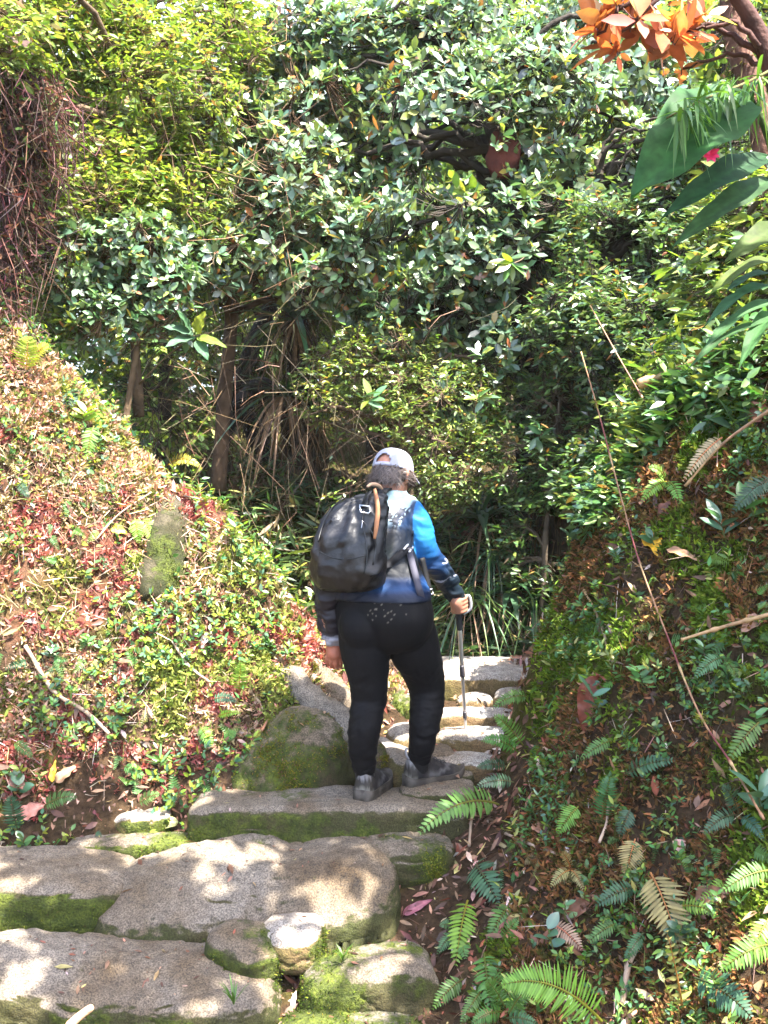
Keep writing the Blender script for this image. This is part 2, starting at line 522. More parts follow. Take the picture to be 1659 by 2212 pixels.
GX = axis(-2.9, 2.5, .022, -90, 90); GY = axis(2.3, 7.3, .022, -40, 160)
gx, gy = np.meshgrid(GX, GY, indexing='ij')
gz = height(gx, gy)
GV = np.stack([gx, gy, gz], -1)
_nx, _ny = gx.shape
_i = (np.arange(_nx - 1)[:, None] * _ny + np.arange(_ny - 1)[None, :]).ravel()
GQ = np.stack([_i, _i + _ny, _i + _ny + 1, _i + 1], -1)


def ground_color(p):
    """soil, red moss, olive moss and litter by place"""
    x, y, z = p[:, 0], p[:, 1], p[:, 2]
    c = np.tile(np.array([.055, .035, .02]), (len(p), 1))
    left = sstep(.1, -.35, x - (y - 5.1) * .9) * sstep(7.4, 5.6, y)
    a = sstep(-.05, .25, fbm(p * 2.3, 3, 31)) * left * sstep(.05, .5, z)
    c += (np.array([.17, .06, .045]) - c) * a[:, None] * .7
    b = sstep(0, .3, fbm(p * 3.1, 3, 41))
    c += (np.array([.07, .075, .012]) - c) * (b * (1 - a) * .8)[:, None]
    d = sstep(.15, .4, fbm(p * 6, 3, 51))
    c += (np.array([.12, .075, .05]) - c) * (d * .5)[:, None]
    return c


GC = ground_color(GV.reshape(-1, 3))
ground = link('ground', make_mesh('ground', GV, [GQ], M['soil'], GC))
tag(ground, 'brown forest floor and mossy trail banks under the plants', 'ground', kind='structure')


def hit(px, py, dmin=2.3, dmax=9.0):
    """first point of the ground on the sight line"""
    d = np.arange(dmin, dmax, .012)
    r = ray(px, py)
    z = CAM_Z + r[2] * d
    h = height(r[0] * d, d)
    k = np.where(z <= h)[0]
    k = k[0] if len(k) else len(d) - 1
    return np.array([r[0] * d[k], d[k], h[k]])


def gnormal(p, e=.05):
    x, y = p[..., 0], p[..., 1]
    dx = (height(x + e, y, False) - height(x - e, y, False)) / (2 * e)
    dy = (height(x, y + e, False) - height(x, y - e, False)) / (2 * e)
    return nrm(np.stack([-dx, -dy, np.ones_like(dx)], -1))


# far hill beyond the trees, air haze painted into its blue base colour
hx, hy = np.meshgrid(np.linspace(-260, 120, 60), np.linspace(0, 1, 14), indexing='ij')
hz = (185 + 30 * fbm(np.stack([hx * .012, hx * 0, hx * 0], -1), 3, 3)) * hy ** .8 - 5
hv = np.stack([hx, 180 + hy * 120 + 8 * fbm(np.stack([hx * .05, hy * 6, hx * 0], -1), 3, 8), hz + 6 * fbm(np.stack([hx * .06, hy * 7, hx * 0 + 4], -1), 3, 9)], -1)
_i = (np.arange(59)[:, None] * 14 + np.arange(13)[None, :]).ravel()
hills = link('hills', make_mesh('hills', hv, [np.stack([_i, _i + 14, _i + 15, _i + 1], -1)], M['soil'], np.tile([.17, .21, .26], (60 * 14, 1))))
tag(hills, 'distant wooded hillside with blue haze painted into its colour seen through the top of the trees', 'hill', kind='structure')

# ------------------------------------------------------------------ leaves and scatter
def leaf_tpl(kind='oblong', n=4, fold=.18, curl=.12):
    """leaf of length 1 along +y, facing +z"""
    t = np.linspace(0, 1, n + 1)
    if kind == 'oblong': w = np.sin(np.pi * t ** .9) ** .75
    elif kind == 'obovate': w = np.sin(np.pi * t ** 1.35) ** .7
    elif kind == 'lance': w = np.sin(np.pi * t ** .7) ** .9
    elif kind == 'ovate': w = np.sin(np.pi * t ** .62) ** .8
    elif kind == 'strap': w = np.minimum(1, (1 - t) * 2.2) * (.75 + .25 * np.minimum(1, t * 4))
    w = w / w.max()
    V = [[0, 0, 0]]
    for k in range(1, n):
        z = -curl * t[k] ** 2
        V += [[-.5 * w[k], t[k], z + fold * w[k] * .5], [0, t[k], z], [.5 * w[k], t[k], z + fold * w[k] * .5]]
    V.append([0, 1, -curl])
    T = [[0, 1, 2], [0, 2, 3]]; Q = []
    for k in range(n - 2):
        a = 1 + 3 * k
        Q += [[a, a + 3, a + 4, a + 1], [a + 1, a + 4, a + 5, a + 2]]
    e = 1 + 3 * (n - 1); a = e - 3
    T += [[a, e, a + 1], [a + 1, e, a + 2]]
    V = np.array(V)
    rib = np.zeros(len(V)); rib[(np.abs(V[:, 0]) < 1e-6)] = 1
    return V, np.array(Q).reshape(-1, 4), np.array(T), rib


TPL = {k: leaf_tpl(k, 3) for k in ('oblong', 'obovate', 'lance', 'ovate')}
TPL['strap'] = leaf_tpl('strap', 6, .25, .75)
TPLH = {k: leaf_tpl(k, 8, .22, .2) for k in ('oblong', 'obovate', 'lance', 'ovate')}


class Leaves:
    """many leaves of one mesh, all in numpy"""
    def __init__(self):
        self.V, self.Q, self.T, self.C, self.n = [], [], [], [], 0

    def put(self, tpl, pos, d, nor, L, W, col, ribk=.15):
        V0, Q0, T0, rib = tpl
        pos = np.asarray(pos, float).reshape(-1, 3); n = len(pos); k = len(V0)
        d = nrm(np.broadcast_to(d, (n, 3))); nor = np.broadcast_to(nor, (n, 3))
        z = nrm(nor - d * (nor * d).sum(-1, keepdims=True)); x = np.cross(d, z)
        L = np.broadcast_to(L, (n,)); W = np.broadcast_to(W, (n,))
        v = (V0[None, :, 0, None] * W[:, None, None]) * x[:, None] + (V0[None, :, 1, None] * L[:, None, None]) * d[:, None] + (V0[None, :, 2, None] * W[:, None, None]) * z[:, None]
        v = v + pos[:, None]
        off = self.n + np.arange(n)[:, None, None] * k
        self.V.append(v.reshape(-1, 3))
        if len(Q0): self.Q.append((Q0[None] + off).reshape(-1, 4))
        if len(T0): self.T.append((T0[None] + off).reshape(-1, 3))
        c = np.broadcast_to(col, (n, 3))[:, None] * (1 + ribk * (rib[None, :, None] * 1.6 - .3))
        self.C.append(c.reshape(-1, 3)); self.n += n * k
        return self

    def raw(self, V, Q=(), T=(), C=(0.1, .1, .1)):
        V = np.asarray(V).reshape(-1, 3)
        if len(Q): self.Q.append(np.asarray(Q).reshape(-1, 4) + self.n)
        if len(T): self.T.append(np.asarray(T).reshape(-1, 3) + self.n)
        self.V.append(V); self.C.append(np.broadcast_to(C, (len(V), 3))); self.n += len(V)

    def mesh(self, name, mat):
        f = []
        if self.Q: f.append(np.concatenate(self.Q))
        if self.T: f.append(np.concatenate(self.T))
        return make_mesh(name, np.concatenate(self.V), f, mat, np.concatenate(self.C))

    def build(self, name, mat, parent=None):
        return link(name, self.mesh(name, mat), parent)


def rdir(n):
    return nrm(rng.normal(size=(n, 3)))


def pick(pal, n, jit=.22):
    """colours from [(weight, rgb)]"""
    w = np.array([a for a, _ in pal], float); c = np.array([b for _, b in pal])
    k = rng.choice(len(pal), n, p=w / w.sum())
    return c[k] * (1 + jit * rng.normal(size=(n, 1))).clip(.5, 1.6) * (1 + .08 * rng.normal(size=(n, 3)))


def sticks(L, a, b, r, col, r2=None):
    """thin three-sided sticks from a to b"""
    a = np.asarray(a, float); b = np.asarray(b, float); n = len(a)
    if n == 0: return
    r = np.broadcast_to(r, (n,)); r2 = r * .6 if r2 is None else np.broadcast_to(r2, (n,))
    d = nrm(b - a); u = nrm(np.cross(d, np.array([.3, .2, .93]))); w = np.cross(d, u)
    ring = []
    for p, rr in ((a, r), (b, r2)):
        for k in range(3):
            t = 2 * math.pi * k / 3
            ring.append(p + rr[:, None] * (math.cos(t) * u + math.sin(t) * w))
    V = np.stack(ring, 1).reshape(-1, 3)
    q = np.array([[0, 1, 4, 3], [1, 2, 5, 4], [2, 0, 3, 5]])
    Q = (q[None] + np.arange(n)[:, None, None] * 6).reshape(-1, 4)
    c = np.broadcast_to(col, (n, 3)); L.raw(V, Q, (), np.repeat(c, 6, 0))


def whorls(L, p, ax, k, length, width, tpl, pal, spread=(.75, 1.45), up=.25, jit=.25):
    """k leaves round every tip p"""
    n = len(p)
    u = nrm(np.cross(ax, rdir(n))); w = np.cross(ax, u)
    for j in range(k):
        keep = rng.random(n) < .9
        t = 2 * math.pi * (j / k + rng.random(n) * .15)
        a = rng.uniform(*spread, n)
        d = np.cos(a)[:, None] * ax + np.sin(a)[:, None] * (np.cos(t)[:, None] * u + np.sin(t)[:, None] * w)
        nn = ax * np.sin(a)[:, None] - np.cos(a)[:, None] * (np.cos(t)[:, None] * u + np.sin(t)[:, None] * w) + up * np.array([0, 0, 1]) + .35 * rng.normal(size=(n, 3))
        ln = length * rng.uniform(.42, 1.4, n)
        L.put(tpl, (p + .008 * rng.normal(size=(n, 3)))[keep], d[keep], nn[keep], ln[keep], (ln * width * rng.uniform(.85, 1.15, n))[keep], pick(pal, n, jit)[keep])


def sprays(L, p, ax, k, step, length, width, tpl, pal, jit=.25):
    """twigs with leaves to both sides"""
    n = len(p)
    side = nrm(np.cross(ax, np.array([0, 0, 1.0]) + .4 * rdir(n)))
    for j in range(k):
        s = 1 if j % 2 else -1
        q = p + ax * (step * (j - k * .5))[..., None] if np.ndim(step) else p + ax * (step * (j - k * .5))
        d = nrm(.55 * ax + s * side * .9 + .3 * rng.normal(size=(n, 3)) - np.array([0, 0, .18]))
        ln = length * rng.uniform(.65, 1.2, n)
        L.put(tpl, q, d, np.array([0, 0, 1.0]) + .55 * rng.normal(size=(n, 3)), ln, ln * width, pick(pal, n, jit))


def in_blobs(blobs, n, gap=.42, gfreq=1.5, seed=0, shell=.5):
    """points spread through a crown: (centre, radii) blobs, thinned by noise so that gaps stay"""
    vol = np.array([b[1][0] * b[1][1] * b[1][2] for b in blobs]) ** .8
    out, axs = [], []
    got = 0
    while got < n:
        k = rng.choice(len(blobs), n, p=vol / vol.sum())
        d = rdir(n); r = rng.random(n) ** (1 / 3 * shell)
        c = np.array([b[0] for b in blobs])[k]; R = np.array([b[1] for b in blobs])[k]
        p = c + d * r[:, None] * R
        ok = vnoise(p * gfreq, seed) * .65 + vnoise(p * gfreq * 2.7, seed + 5) * .35 > gap
        out.append(p[ok]); axs.append(d[ok]); got += ok.sum()
    p = np.concatenate(out)[:n]; a = np.concatenate(axs)[:n]
    return p, a


def tree(name, label, cat, trunk, blobs, n, leaf, pal, group=None, wood=(.05, .04, .03), limbs=14, mat='leaf_gloss', gap=.42, gfreq=1.5, seed=0, lump=.25, twig=.004, shell=.5, mode='whorl', base=None, fuzz=0):
    """trunk: [(point, radius)...] from the ground up; leaf = (length, width ratio, count, template)"""
    tp = np.array([t[0] for t in trunk], float); tr = np.array([t[1] for t in trunk], float)
    root = tag(empty(name, tp[0]), label, cat, group)
    p, ax = in_blobs(blobs, n, gap, gfreq, seed, shell)
    wb = MB()
    tps, trs = catmull(tp, tr, 6)
    wb.tube(tps, trs, 10, col=wood, lump=lump, lseed=seed)
    nodes = [tps[len(tps) // 3:]]; node_r = [trs[len(tps) // 3:]]
    tips = p[rng.choice(len(p), min(max(limbs, n // 45), len(p)), replace=False)]
    for t in tips:
        a = tps[len(tps) // 4:]
        sc = np.linalg.norm(a - t, axis=1) + .8 * np.maximum(0, a[:, 2] - t[2] + .1)
        k = int(np.argmin(sc)) + len(tps) // 4
        s = tps[k]; dist = np.linalg.norm(t - s)
        mid = (s + t) / 2 + np.array([0, 0, .12 * dist]) + .1 * dist * rng.normal(size=3)
        q, r = catmull(np.array([s, mid, t]), np.array([min(trs[k] * .6, .012 + .014 * dist), .008 + .007 * dist, .006]), 7)
        q[1:-1] += .02 * dist * rng.normal(size=q[1:-1].shape)
        wb.tube(q, r, 6, col=wood)
        nodes.append(q); node_r.append(r)
    nd = np.concatenate(nodes)
    lw = Leaves()
    V, f, c = wb.data()
    lw.raw(V, f[0], f[1] if len(f) > 1 else (), c)
    best = np.empty(len(p), int)
    for k in range(0, len(p), 1500):
        best[k:k + 1500] = np.argmin(((p[k:k + 1500, None] - nd[None]) ** 2).sum(-1), 1)
    a = nd[best]
    mid = (a + p) / 2 + .06 * np.linalg.norm(p - a, axis=1)[:, None] * rng.normal(size=p.shape) - np.array([0, 0, .03])
    tw = np.array(wood) * 1.3
    sticks(lw, a, mid, twig, tw, twig * .75); sticks(lw, mid, p, twig * .75, tw)
    lw.build('trunk', M['bark'], root)
    L = Leaves()
    dirs = nrm(.55 * ax + .6 * nrm(p - mid) + np.array([0, 0, .35]) + .35 * rng.normal(size=p.shape))
    ln, wr, k, tpl = leaf
    if mode == 'whorl': whorls(L, p, dirs, k, ln, wr, TPL[tpl], pal)
    else: sprays(L, p, nrm(dirs - np.array([0, 0, .5])), k, ln * .42, ln, wr, TPL[tpl], pal)
    L.build('crown', M[mat], root)
    return root

# ------------------------------------------------------------------ stones of the trail
_ico = {}
STV, STN = [], []
def ico(s):
    if s not in _ico:
        bm = bmesh.new(); bmesh.ops.create_icosphere(bm, subdivisions=s, radius=1)
        _ico[s] = (np.array([v.co[:] for v in bm.verts]), np.array([[v.index for v in f.verts] for f in bm.faces])); bm.free()
    return _ico[s]


def moss_tufts(V, nor, w, n, lo=.004, hi=.012, pal=None, blades=3):
    """short moss blades standing on a surface, drawn with weight w"""
    L = Leaves()
    pal = pal or [(3, (.05, .075, .008)), (1.5, (.09, .11, .012)), (2, (.025, .042, .006)), (.4, (.14, .13, .02)), (.6, (.07, .05, .02))]
    k = rng.choice(len(V), n, p=w / w.sum())
    p = V[k] + .006 * rng.normal(size=(n, 3)); nn = nor[k]; c = pick(pal, n, .3)
    for _ in range(blades):
        d = nrm(nn + .75 * rng.normal(size=(n, 3)))
        s = rng.uniform(lo, hi, n)
        L.put(TPLM, p - nn * .003, d, rdir(n), s, s * .35, c * rng.uniform(.8, 1.2, (n, 1)), 0)
    return L


TPLM = (np.array([[-.5, 0, 0], [.5, 0, 0], [.35, .55, .1], [-.35, .55, .1], [0, 1, -.1]], float), np.array([[0, 1, 2, 3]]), np.array([[3, 2, 4]]), np.zeros(5))


def stone(label, x0, x1, df, db, ztop, h, mat='granite', moss=0., mside=.5, mtop=0., nexp=3.5, yaw=0., tilt=(0, 0), seed=0, amp=.05, freq=2.2, sub=5, tufts=0, group='stones laid as the steps of the trail', shape=None, name='step_stone', cat='stone', mcol=None, crk=1.0):
    d = (df + db) / 2
    X0, X1 = (x0 - 829.5) / F * d, (x1 - 829.5) / F * d
    s = np.array([(X1 - X0) / 2, (db - df) / 2, h / 2])
    c = np.array([(X0 + X1) / 2, d, ztop - h / 2])
    p, T = ico(sub)
    q = p / ((np.abs(p) ** nexp).sum(-1, keepdims=True) ** (1 / nexp))
    if shape: q = shape(q)
    q = q * s
    w = q + c
    sc = min(s[0], s[1], .3)
    q = q + p * (amp * fbm(w * freq + seed * 3.1, 4, seed) + amp * .3 * fbm(w * 9, 3, seed + 3))[:, None] * np.array([1, 1, .7])
    q = q + p * (.005 * fbm(w * 34, 3, seed + 9))[:, None]
    ck = np.abs(fbm(w * 3.3 + 5, 3, seed + 41)); q = q - crk * p * (.007 * sstep(.045, .0, ck) + (.004 if mat == 'granite_pale' else .008) * sstep(.12, .3, fbm(w * 5, 2, seed + 43)))[:, None]
    R = np.array((Matrix.Rotation(yaw, 3, 'Z') @ Matrix.Rotation(tilt[0], 3, 'X') @ Matrix.Rotation(tilt[1], 3, 'Y')))
    V = q @ R.T + c
    # normals
    fn = np.cross(V[T[:, 1]] - V[T[:, 0]], V[T[:, 2]] - V[T[:, 0]]); no = np.zeros_like(V)
    for k in range(3): np.add.at(no, T[:, k], fn)
    no = nrm(no)
    m = moss + .12 + mside * sstep(.75, .2, no[:, 2]) * sstep(-.25, .25, fbm(V * 4, 3, seed + 21) + .1) + mtop * sstep(.3, .8, no[:, 2]) + .55 * fbm(V * 5.5, 4, seed + 31)
    if no[:, 2].max() > .8: STV.append(V[no[:, 2] > .85]); STN.append(no[no[:, 2] > .85])
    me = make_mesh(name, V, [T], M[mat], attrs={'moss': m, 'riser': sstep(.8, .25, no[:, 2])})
    o = tag(link(name, me), label, cat, group)
    if tufts:
        wgt = sstep(.5, .85, m) + 1e-9
        moss_tufts(V, no, wgt, tufts, pal=mcol).build('moss_cover', M['moss'], o)
    return o


def dips(q):
    q = q.copy(); t = q[:, 2] > 0
    q[:, 2] -= np.where(t, .30 * sstep(-.2, .5, -q[:, 1]) * .6 + .18 * np.sin(q[:, 0] * 4.2 + 1) * .6, 0)
    return q


def front_round(q):
    q = q.copy(); t = q[:, 2] > -.2
    q[:, 2] -= np.where(t, .55 * sstep(.1, -1, q[:, 1]) + .12 * np.sin(q[:, 0] * 5), 0)
    return q


stone('broad pale foot-worn slab in the lowest step with a dark front face', -170, 610, 3.34, 3.78, -.325, .36, moss=-.25, mside=.75, yaw=-.05, tilt=(.07, .03), seed=1, amp=.055, sub=7, nexp=4, tufts=2500, shape=dips)
stone('square-cornered slab with a dark mossy front above the lowest step', -330, 278, 3.8, 4.25, -.165, .3, moss=-.3, mside=1.0, yaw=.02, tilt=(.03, .05), seed=2, amp=.035, sub=6, nexp=6, tufts=2500)
stone('wide sloping granite slab in the middle step with moss on its right end', 205, 862, 3.72, 4.26, -.15, .34, moss=-.25, mside=.35, yaw=.03, tilt=(.12, -.05), seed=3, amp=.05, sub=7, nexp=4, tufts=3000, shape=front_round)
stone('long squared kerb-like step stone with green moss under the hiker', 402, 1015, 4.2, 4.52, -.016, .26, moss=.08, mside=.5, yaw=0, seed=4, amp=.022, sub=6, nexp=7, tufts=4500)
stone('small mossy rounded stone wedged above the lowest slab', 440, 615, 3.52, 3.74, -.275, .16, moss=.3, mside=.3, yaw=-.35, tilt=(.1, .12), seed=5, amp=.03, nexp=3, tufts=2500)
stone('small sunlit pale stone beside the leaf pile in the gap', 560, 692, 3.56, 3.82, -.265, .16, 'granite_pale', moss=0, mside=.4, seed=6, amp=.03, nexp=3, tufts=700)
stone('squat mossy block beside the fern bank at the lowest step', 640, 950, 3.42, 3.72, -.325, .34, moss=.38, mside=.3, yaw=.1, tilt=(.05, -.06), seed=7, amp=.045, sub=6, nexp=4, tufts=6000)
stone('moss-covered stone cut off by the bottom edge of the picture', 570, 965, 3.2, 3.5, -.455, .3, moss=.45, mside=.2, yaw=.05, seed=8, amp=.04, sub=6, nexp=3.5, tufts=6000)
stone('low rounded grey stone lying behind the sloping slab', 440, 640, 4.14, 4.36, -.135, .15, moss=.0, mside=.5, yaw=.1, seed=9, amp=.03, nexp=2.8, tufts=900)
stone('flat yellow-mossed stone in the sun at the foot of the kerb-like step', 600, 985, 4.02, 4.28, -.125, .2, moss=.25, mside=.1, tilt=(.06, -.07), seed=10, amp=.03, sub=6, nexp=3.5, tufts=2500, mcol=[(3, (.16, .17, .015)), (2, (.10, .13, .01)), (1, (.2, .19, .03))])
stone('thin mossy stone strip at the foot of the left bank', 130, 430, 4.18, 4.36, -.155, .1, moss=.35, mside=.3, seed=11, amp=.02, nexp=3, tufts=2000)
stone('flat litter-strewn stone near the yellow fallen leaf', 235, 365, 4.3, 4.5, -.085, .14, 'granite_pale', moss=.1, mside=.4, seed=12, amp=.03, nexp=3, tufts=700)


def peak(q):
    q = q.copy(); k = 1 - .34 * sstep(-.3, 1, q[:, 2]); q[:, 0] *= k; q[:, 1] *= k * .9 + .1
    q[:, 0] += .12 * q[:, 2]
    return q


YM = [(3, (.15, .14, .012)), (2, (.09, .11, .01)), (1, (.22, .17, .03)), (1, (.2, .1, .07))]
stone('large peaked boulder furred with yellow moss left of the hiker', 478, 792, 4.42, 4.95, .29, .52, 'granite_brown', moss=.34, mside=.1, yaw=.2, seed=13, amp=.06, sub=6, nexp=2.5, crk=.3, tufts=16000, shape=peak, name='mossy_boulder', cat='boulder', group='boulders in the left bank', mcol=YM)
stone('smooth-faced boulder, its shade painted in dark, half buried in the red moss slope', 262, 434, 4.97, 5.55, 1.19, .62, 'granite_shaded', moss=.2, mside=.25, yaw=.75, tilt=(-.3, .45), seed=14, amp=.07, sub=6, nexp=7, crk=.5, tufts=5000, name='mossy_boulder', cat='boulder', group='boulders in the left bank')
for i, (lab, a, b, ra) in enumerate([('long ridged rock spur running down behind the peaked boulder', (585, 1450, 4.95), (800, 1640, 4.6), .09), ('upper rock spur with pale worn ridge beside the litter slope', (600, 1440, 5.1), (765, 1530, 4.95), .10)]):
    p0, p1 = P(*a), P(*b); t = np.linspace(0, 1, 40)[:, None]
    mid = (p0 + p1) / 2 + np.array([0, .05, .05])
    pts = (1 - t) ** 2 * p0 + 2 * t * (1 - t) * mid + t * t * p1
    mb = MB(); mb.tube(pts, ra * (1.1 - .3 * t[:, 0]), 48, round_ends=True, lump=.5, lseed=60 + i, lfreq=6)
    V, f, _ = mb.data(); V = V + (.012 * fbm(V * 22, 4, 71 + i))[:, None]
    m = .2 + .6 * fbm(V * 5, 3, 80 + i)
    o = tag(link('rock_spur', make_mesh('rock_spur', V, f, M['granite'], attrs={'moss': m})), lab, 'rock', 'boulders in the left bank')
    moss_tufts(V, nrm(V - pts[np.argmin(((V[:, None] - pts[None]) ** 2).sum(-1), 1)]), sstep(.45, .8, m) + 1e-9, 2500, pal=YM).build('moss_cover', M['moss'], o)

PT = dict(group='stones laid along the upper trail')
stone('flat stone under the right shoe of the hiker', 862, 1030, 4.3, 4.56, .022, .1, moss=-.3, mside=.2, yaw=-.1, seed=15, amp=.02, nexp=3.5, **PT)
stone('sloping pale grey rock between the shoes of the hiker', 790, 905, 4.5, 4.95, .10, .2, 'granite_pale', moss=-.5, mside=.1, yaw=.5, tilt=(0, .35), seed=16, amp=.03, nexp=3.2, **PT)
stone('small humped stone with mossy top right behind the shoes', 900, 992, 4.58, 4.8, .115, .16, moss=.15, mside=.3, seed=17, amp=.03, nexp=2.6, tufts=700, **PT)
stone('flat grey stone in front of the pole tip', 925, 1030, 4.48, 4.66, .05, .1, moss=-.4, mside=.2, seed=18, amp=.02, nexp=3.5, **PT)
stone('large flat sunlit landing slab where the trail turns right', 905, 1175, 5.2, 5.75, .335, .2, 'granite_pale', moss=-.8, mside=.3, yaw=-.08, seed=19, amp=.012, sub=6, nexp=5, crk=0, **PT)
stone('small white domed stone against the foot of the landing slab', 985, 1075, 5.04, 5.2, .255, .15, 'granite_pale', moss=-.8, mside=0, seed=20, amp=.012, crk=0, nexp=2.4, **PT)
stone('pale rounded stone at the edge of the right bank', 1068, 1150, 4.98, 5.2, .285, .18, 'granite_pale', moss=-.8, mside=.1, seed=21, amp=.015, crk=0, nexp=2.6, **PT)
stone('narrow white step stone below the domed stone', 905, 1120, 4.86, 5.02, .215, .12, 'granite_pale', moss=-.7, mside=.2, yaw=.04, seed=22, amp=.015, crk=0, nexp=3.6, **PT)
stone('humped sunlit stone at the middle of the upper steps', 930, 1135, 4.68, 4.86, .165, .16, 'granite_pale', moss=-.6, mside=.35, yaw=-.06, tilt=(.1, 0), seed=23, amp=.02, crk=0, sub=6, nexp=2.8, **PT)
stone('low sunlit stone beside the knee of the hiker', 838, 955, 4.72, 4.98, .165, .2, 'granite_pale', moss=-.2, mside=.4, yaw=.2, seed=24, amp=.03, nexp=2.8, tufts=300, **PT)
stone('wide bright stone just behind the pole tip', 872, 1090, 4.53, 4.7, .09, .14, 'granite_pale', moss=-.6, mside=.3, tilt=(.06, 0), seed=25, amp=.02, crk=0, sub=6, nexp=3, **PT)
stone('mossy stone seen between the knees of the hiker', 838, 905, 5.0, 5.25, .265, .2, moss=.3, mside=.3, seed=26, amp=.03, nexp=2.8, tufts=900, **PT)

# ------------------------------------------------------------------ the hiker
D0 = 4.28
YAW = math.radians(22)
BR = np.array([math.cos(YAW), -math.sin(YAW), 0]); BF = np.array([math.sin(YAW), math.cos(YAW), 0]); UP = np.array([0, 0, 1.0])


def Q(px, py, dy=0.0):
    return P(px, py, D0 + dy)


def rings(spec, seg=36, n=2.2, right=BR, fwd=BF):
    """spec rows (px, py, dy, half width, half depth) -> elliptical rings, smoothed"""
    c = np.array([Q(s[0], s[1], s[2]) for s in spec]); ab = np.array([[s[3], s[4]] for s in spec])
    c2, a2 = catmull(c, ab[:, 0], 5); _, b2 = catmull(c, ab[:, 1], 5)
    t = np.linspace(0, 2 * math.pi, seg, endpoint=False)
    ct = np.sign(np.cos(t)) * np.abs(np.cos(t)) ** (2 / n); stt = np.sign(np.sin(t)) * np.abs(np.sin(t)) ** (2 / n)
    return c2[:, None] + a2[:, None, None] * ct[None, :, None] * right + b2[:, None, None] * stt[None, :, None] * fwd


TORSO = [(830, 1405, .03, .09, .08), (830, 1380, .02, .175, .125), (830, 1335, .0, .205, .145), (828, 1290, .0, .194, .14), (822, 1240, .02, .165, .122),
         (812, 1185, .05, .150, .122), (808, 1135, .08, .148, .118), (816, 1100, .10, .140, .098), (830, 1078, .12, .100, .072), (842, 1064, .13, .062, .06), (848, 1050, .14, .056, .058), (850, 1035, .15, .054, .056)]
LLEG = ([(786, 1345, .0), (789, 1400, .0), (795, 1460, .015), (797, 1512, .03), (789, 1560, .0), (784, 1610, .01), (786, 1650, .04), (789, 1685, .055)], [.104, .101, .081, .068, .066, .057, .045, .042])
RLEG = ([(878, 1345, .02), (893, 1395, .06), (912, 1445, .12), (922, 1490, .15), (920, 1545, .11), (912, 1595, .10), (908, 1628, .13), (905, 1660, .15)], [.107, .105, .087, .073, .065, .055, .046, .044])
RARM = ([(862, 1100, .10), (880, 1110, .09), (900, 1146, .09), (912, 1184, .11), (941, 1222, .17), (968, 1258, .24), (981, 1284, .275), (988, 1296, .29)], [.060, .064, .060, .052, .045, .037, .031, .030])
LARM = ([(788, 1108, .10), (768, 1122, .08), (738, 1170, .04), (713, 1225, .02), (710, 1275, .03), (713, 1330, .05), (717, 1375, .06), (719, 1392, .06)], [.055, .058, .056, .052, .048, .042, .034, .031])


def limb(mb, L, grow=0.0, cut=None, seg=20, lo=None):
    c = np.array([Q(*p) for p in L[0]]); r = np.array(L[1]) + grow
    c, r = catmull(c, r, 6)
    if lo is not None: c, r = c[lo:], r[lo:]
    if cut is not None: c, r = c[:cut], r[:cut]
    mb.tube(c, r, seg, round_ends=True)


def finger(mb, pts, r0, r1):
    pts = np.asarray(pts); mb.tube(pts, np.linspace(r0, r1, len(pts)), 10, sub=3, round_ends=True)


SKIN = np.array([.30, .135, .085])
HY = math.radians(30)
HR = np.array([math.cos(HY), -math.sin(HY), 0]); HT = math.radians(14)
HF = np.array([math.sin(HY) * math.cos(HT), math.cos(HY) * math.cos(HT), -math.sin(HT)]); HU = np.cross(HR, HF)
HC = Q(846, 1027, .16)
def HP(r, f, u): return HC + r * HR + f * HF + u * HU
HA = np.stack([HR, HF, HU])

bd = MB()
bd.loft(rings(TORSO))
for L_ in (LLEG, RLEG): limb(bd, L_)
for L_ in (RARM, LARM): limb(bd, L_)
bd.ellipsoid(HP(0, 0, .02), (.074, .094, .092), HA)                   # skull
bd.ellipsoid(HP(0, .035, -.045), (.058, .058, .068), HA)              # face and jaw
bd.ellipsoid(HP(0, .07, -.09), (.028, .022, .022), HA)                # chin
bd.tube([HP(0, .088, .0), HP(0, .108, -.035), HP(0, .09, -.042)], [.008, .014, .008], 8, sub=3, round_ends=True)   # nose
for s in (-1, 1):
    bd.ellipsoid(HP(s * .03, .086, .003), (.013, .008, .009), HA, 12, 8)     # eyelid
    bd.tube([HP(s * .016, .094, .018), HP(s * .046, .082, .018)], [.006, .005], 8, round_ends=True)   # brow
    bd.tube([HP(s * .077, -.002, .022), HP(s * .086, -.016, .016), HP(s * .086, -.018, -.008), HP(s * .079, -.004, -.03)], [.008, .008, .007, .008], 8, sub=4, round_ends=True)   # ear rim
    bd.ellipsoid(HP(s * .078, -.004, -.004), (.006, .014, .026), HA, 10, 8)
bd.tube([HP(-.022, .09, -.062), HP(0, .097, -.06), HP(.022, .09, -.062)], [.004, .007, .004], 8, sub=3, round_ends=True)  # lips
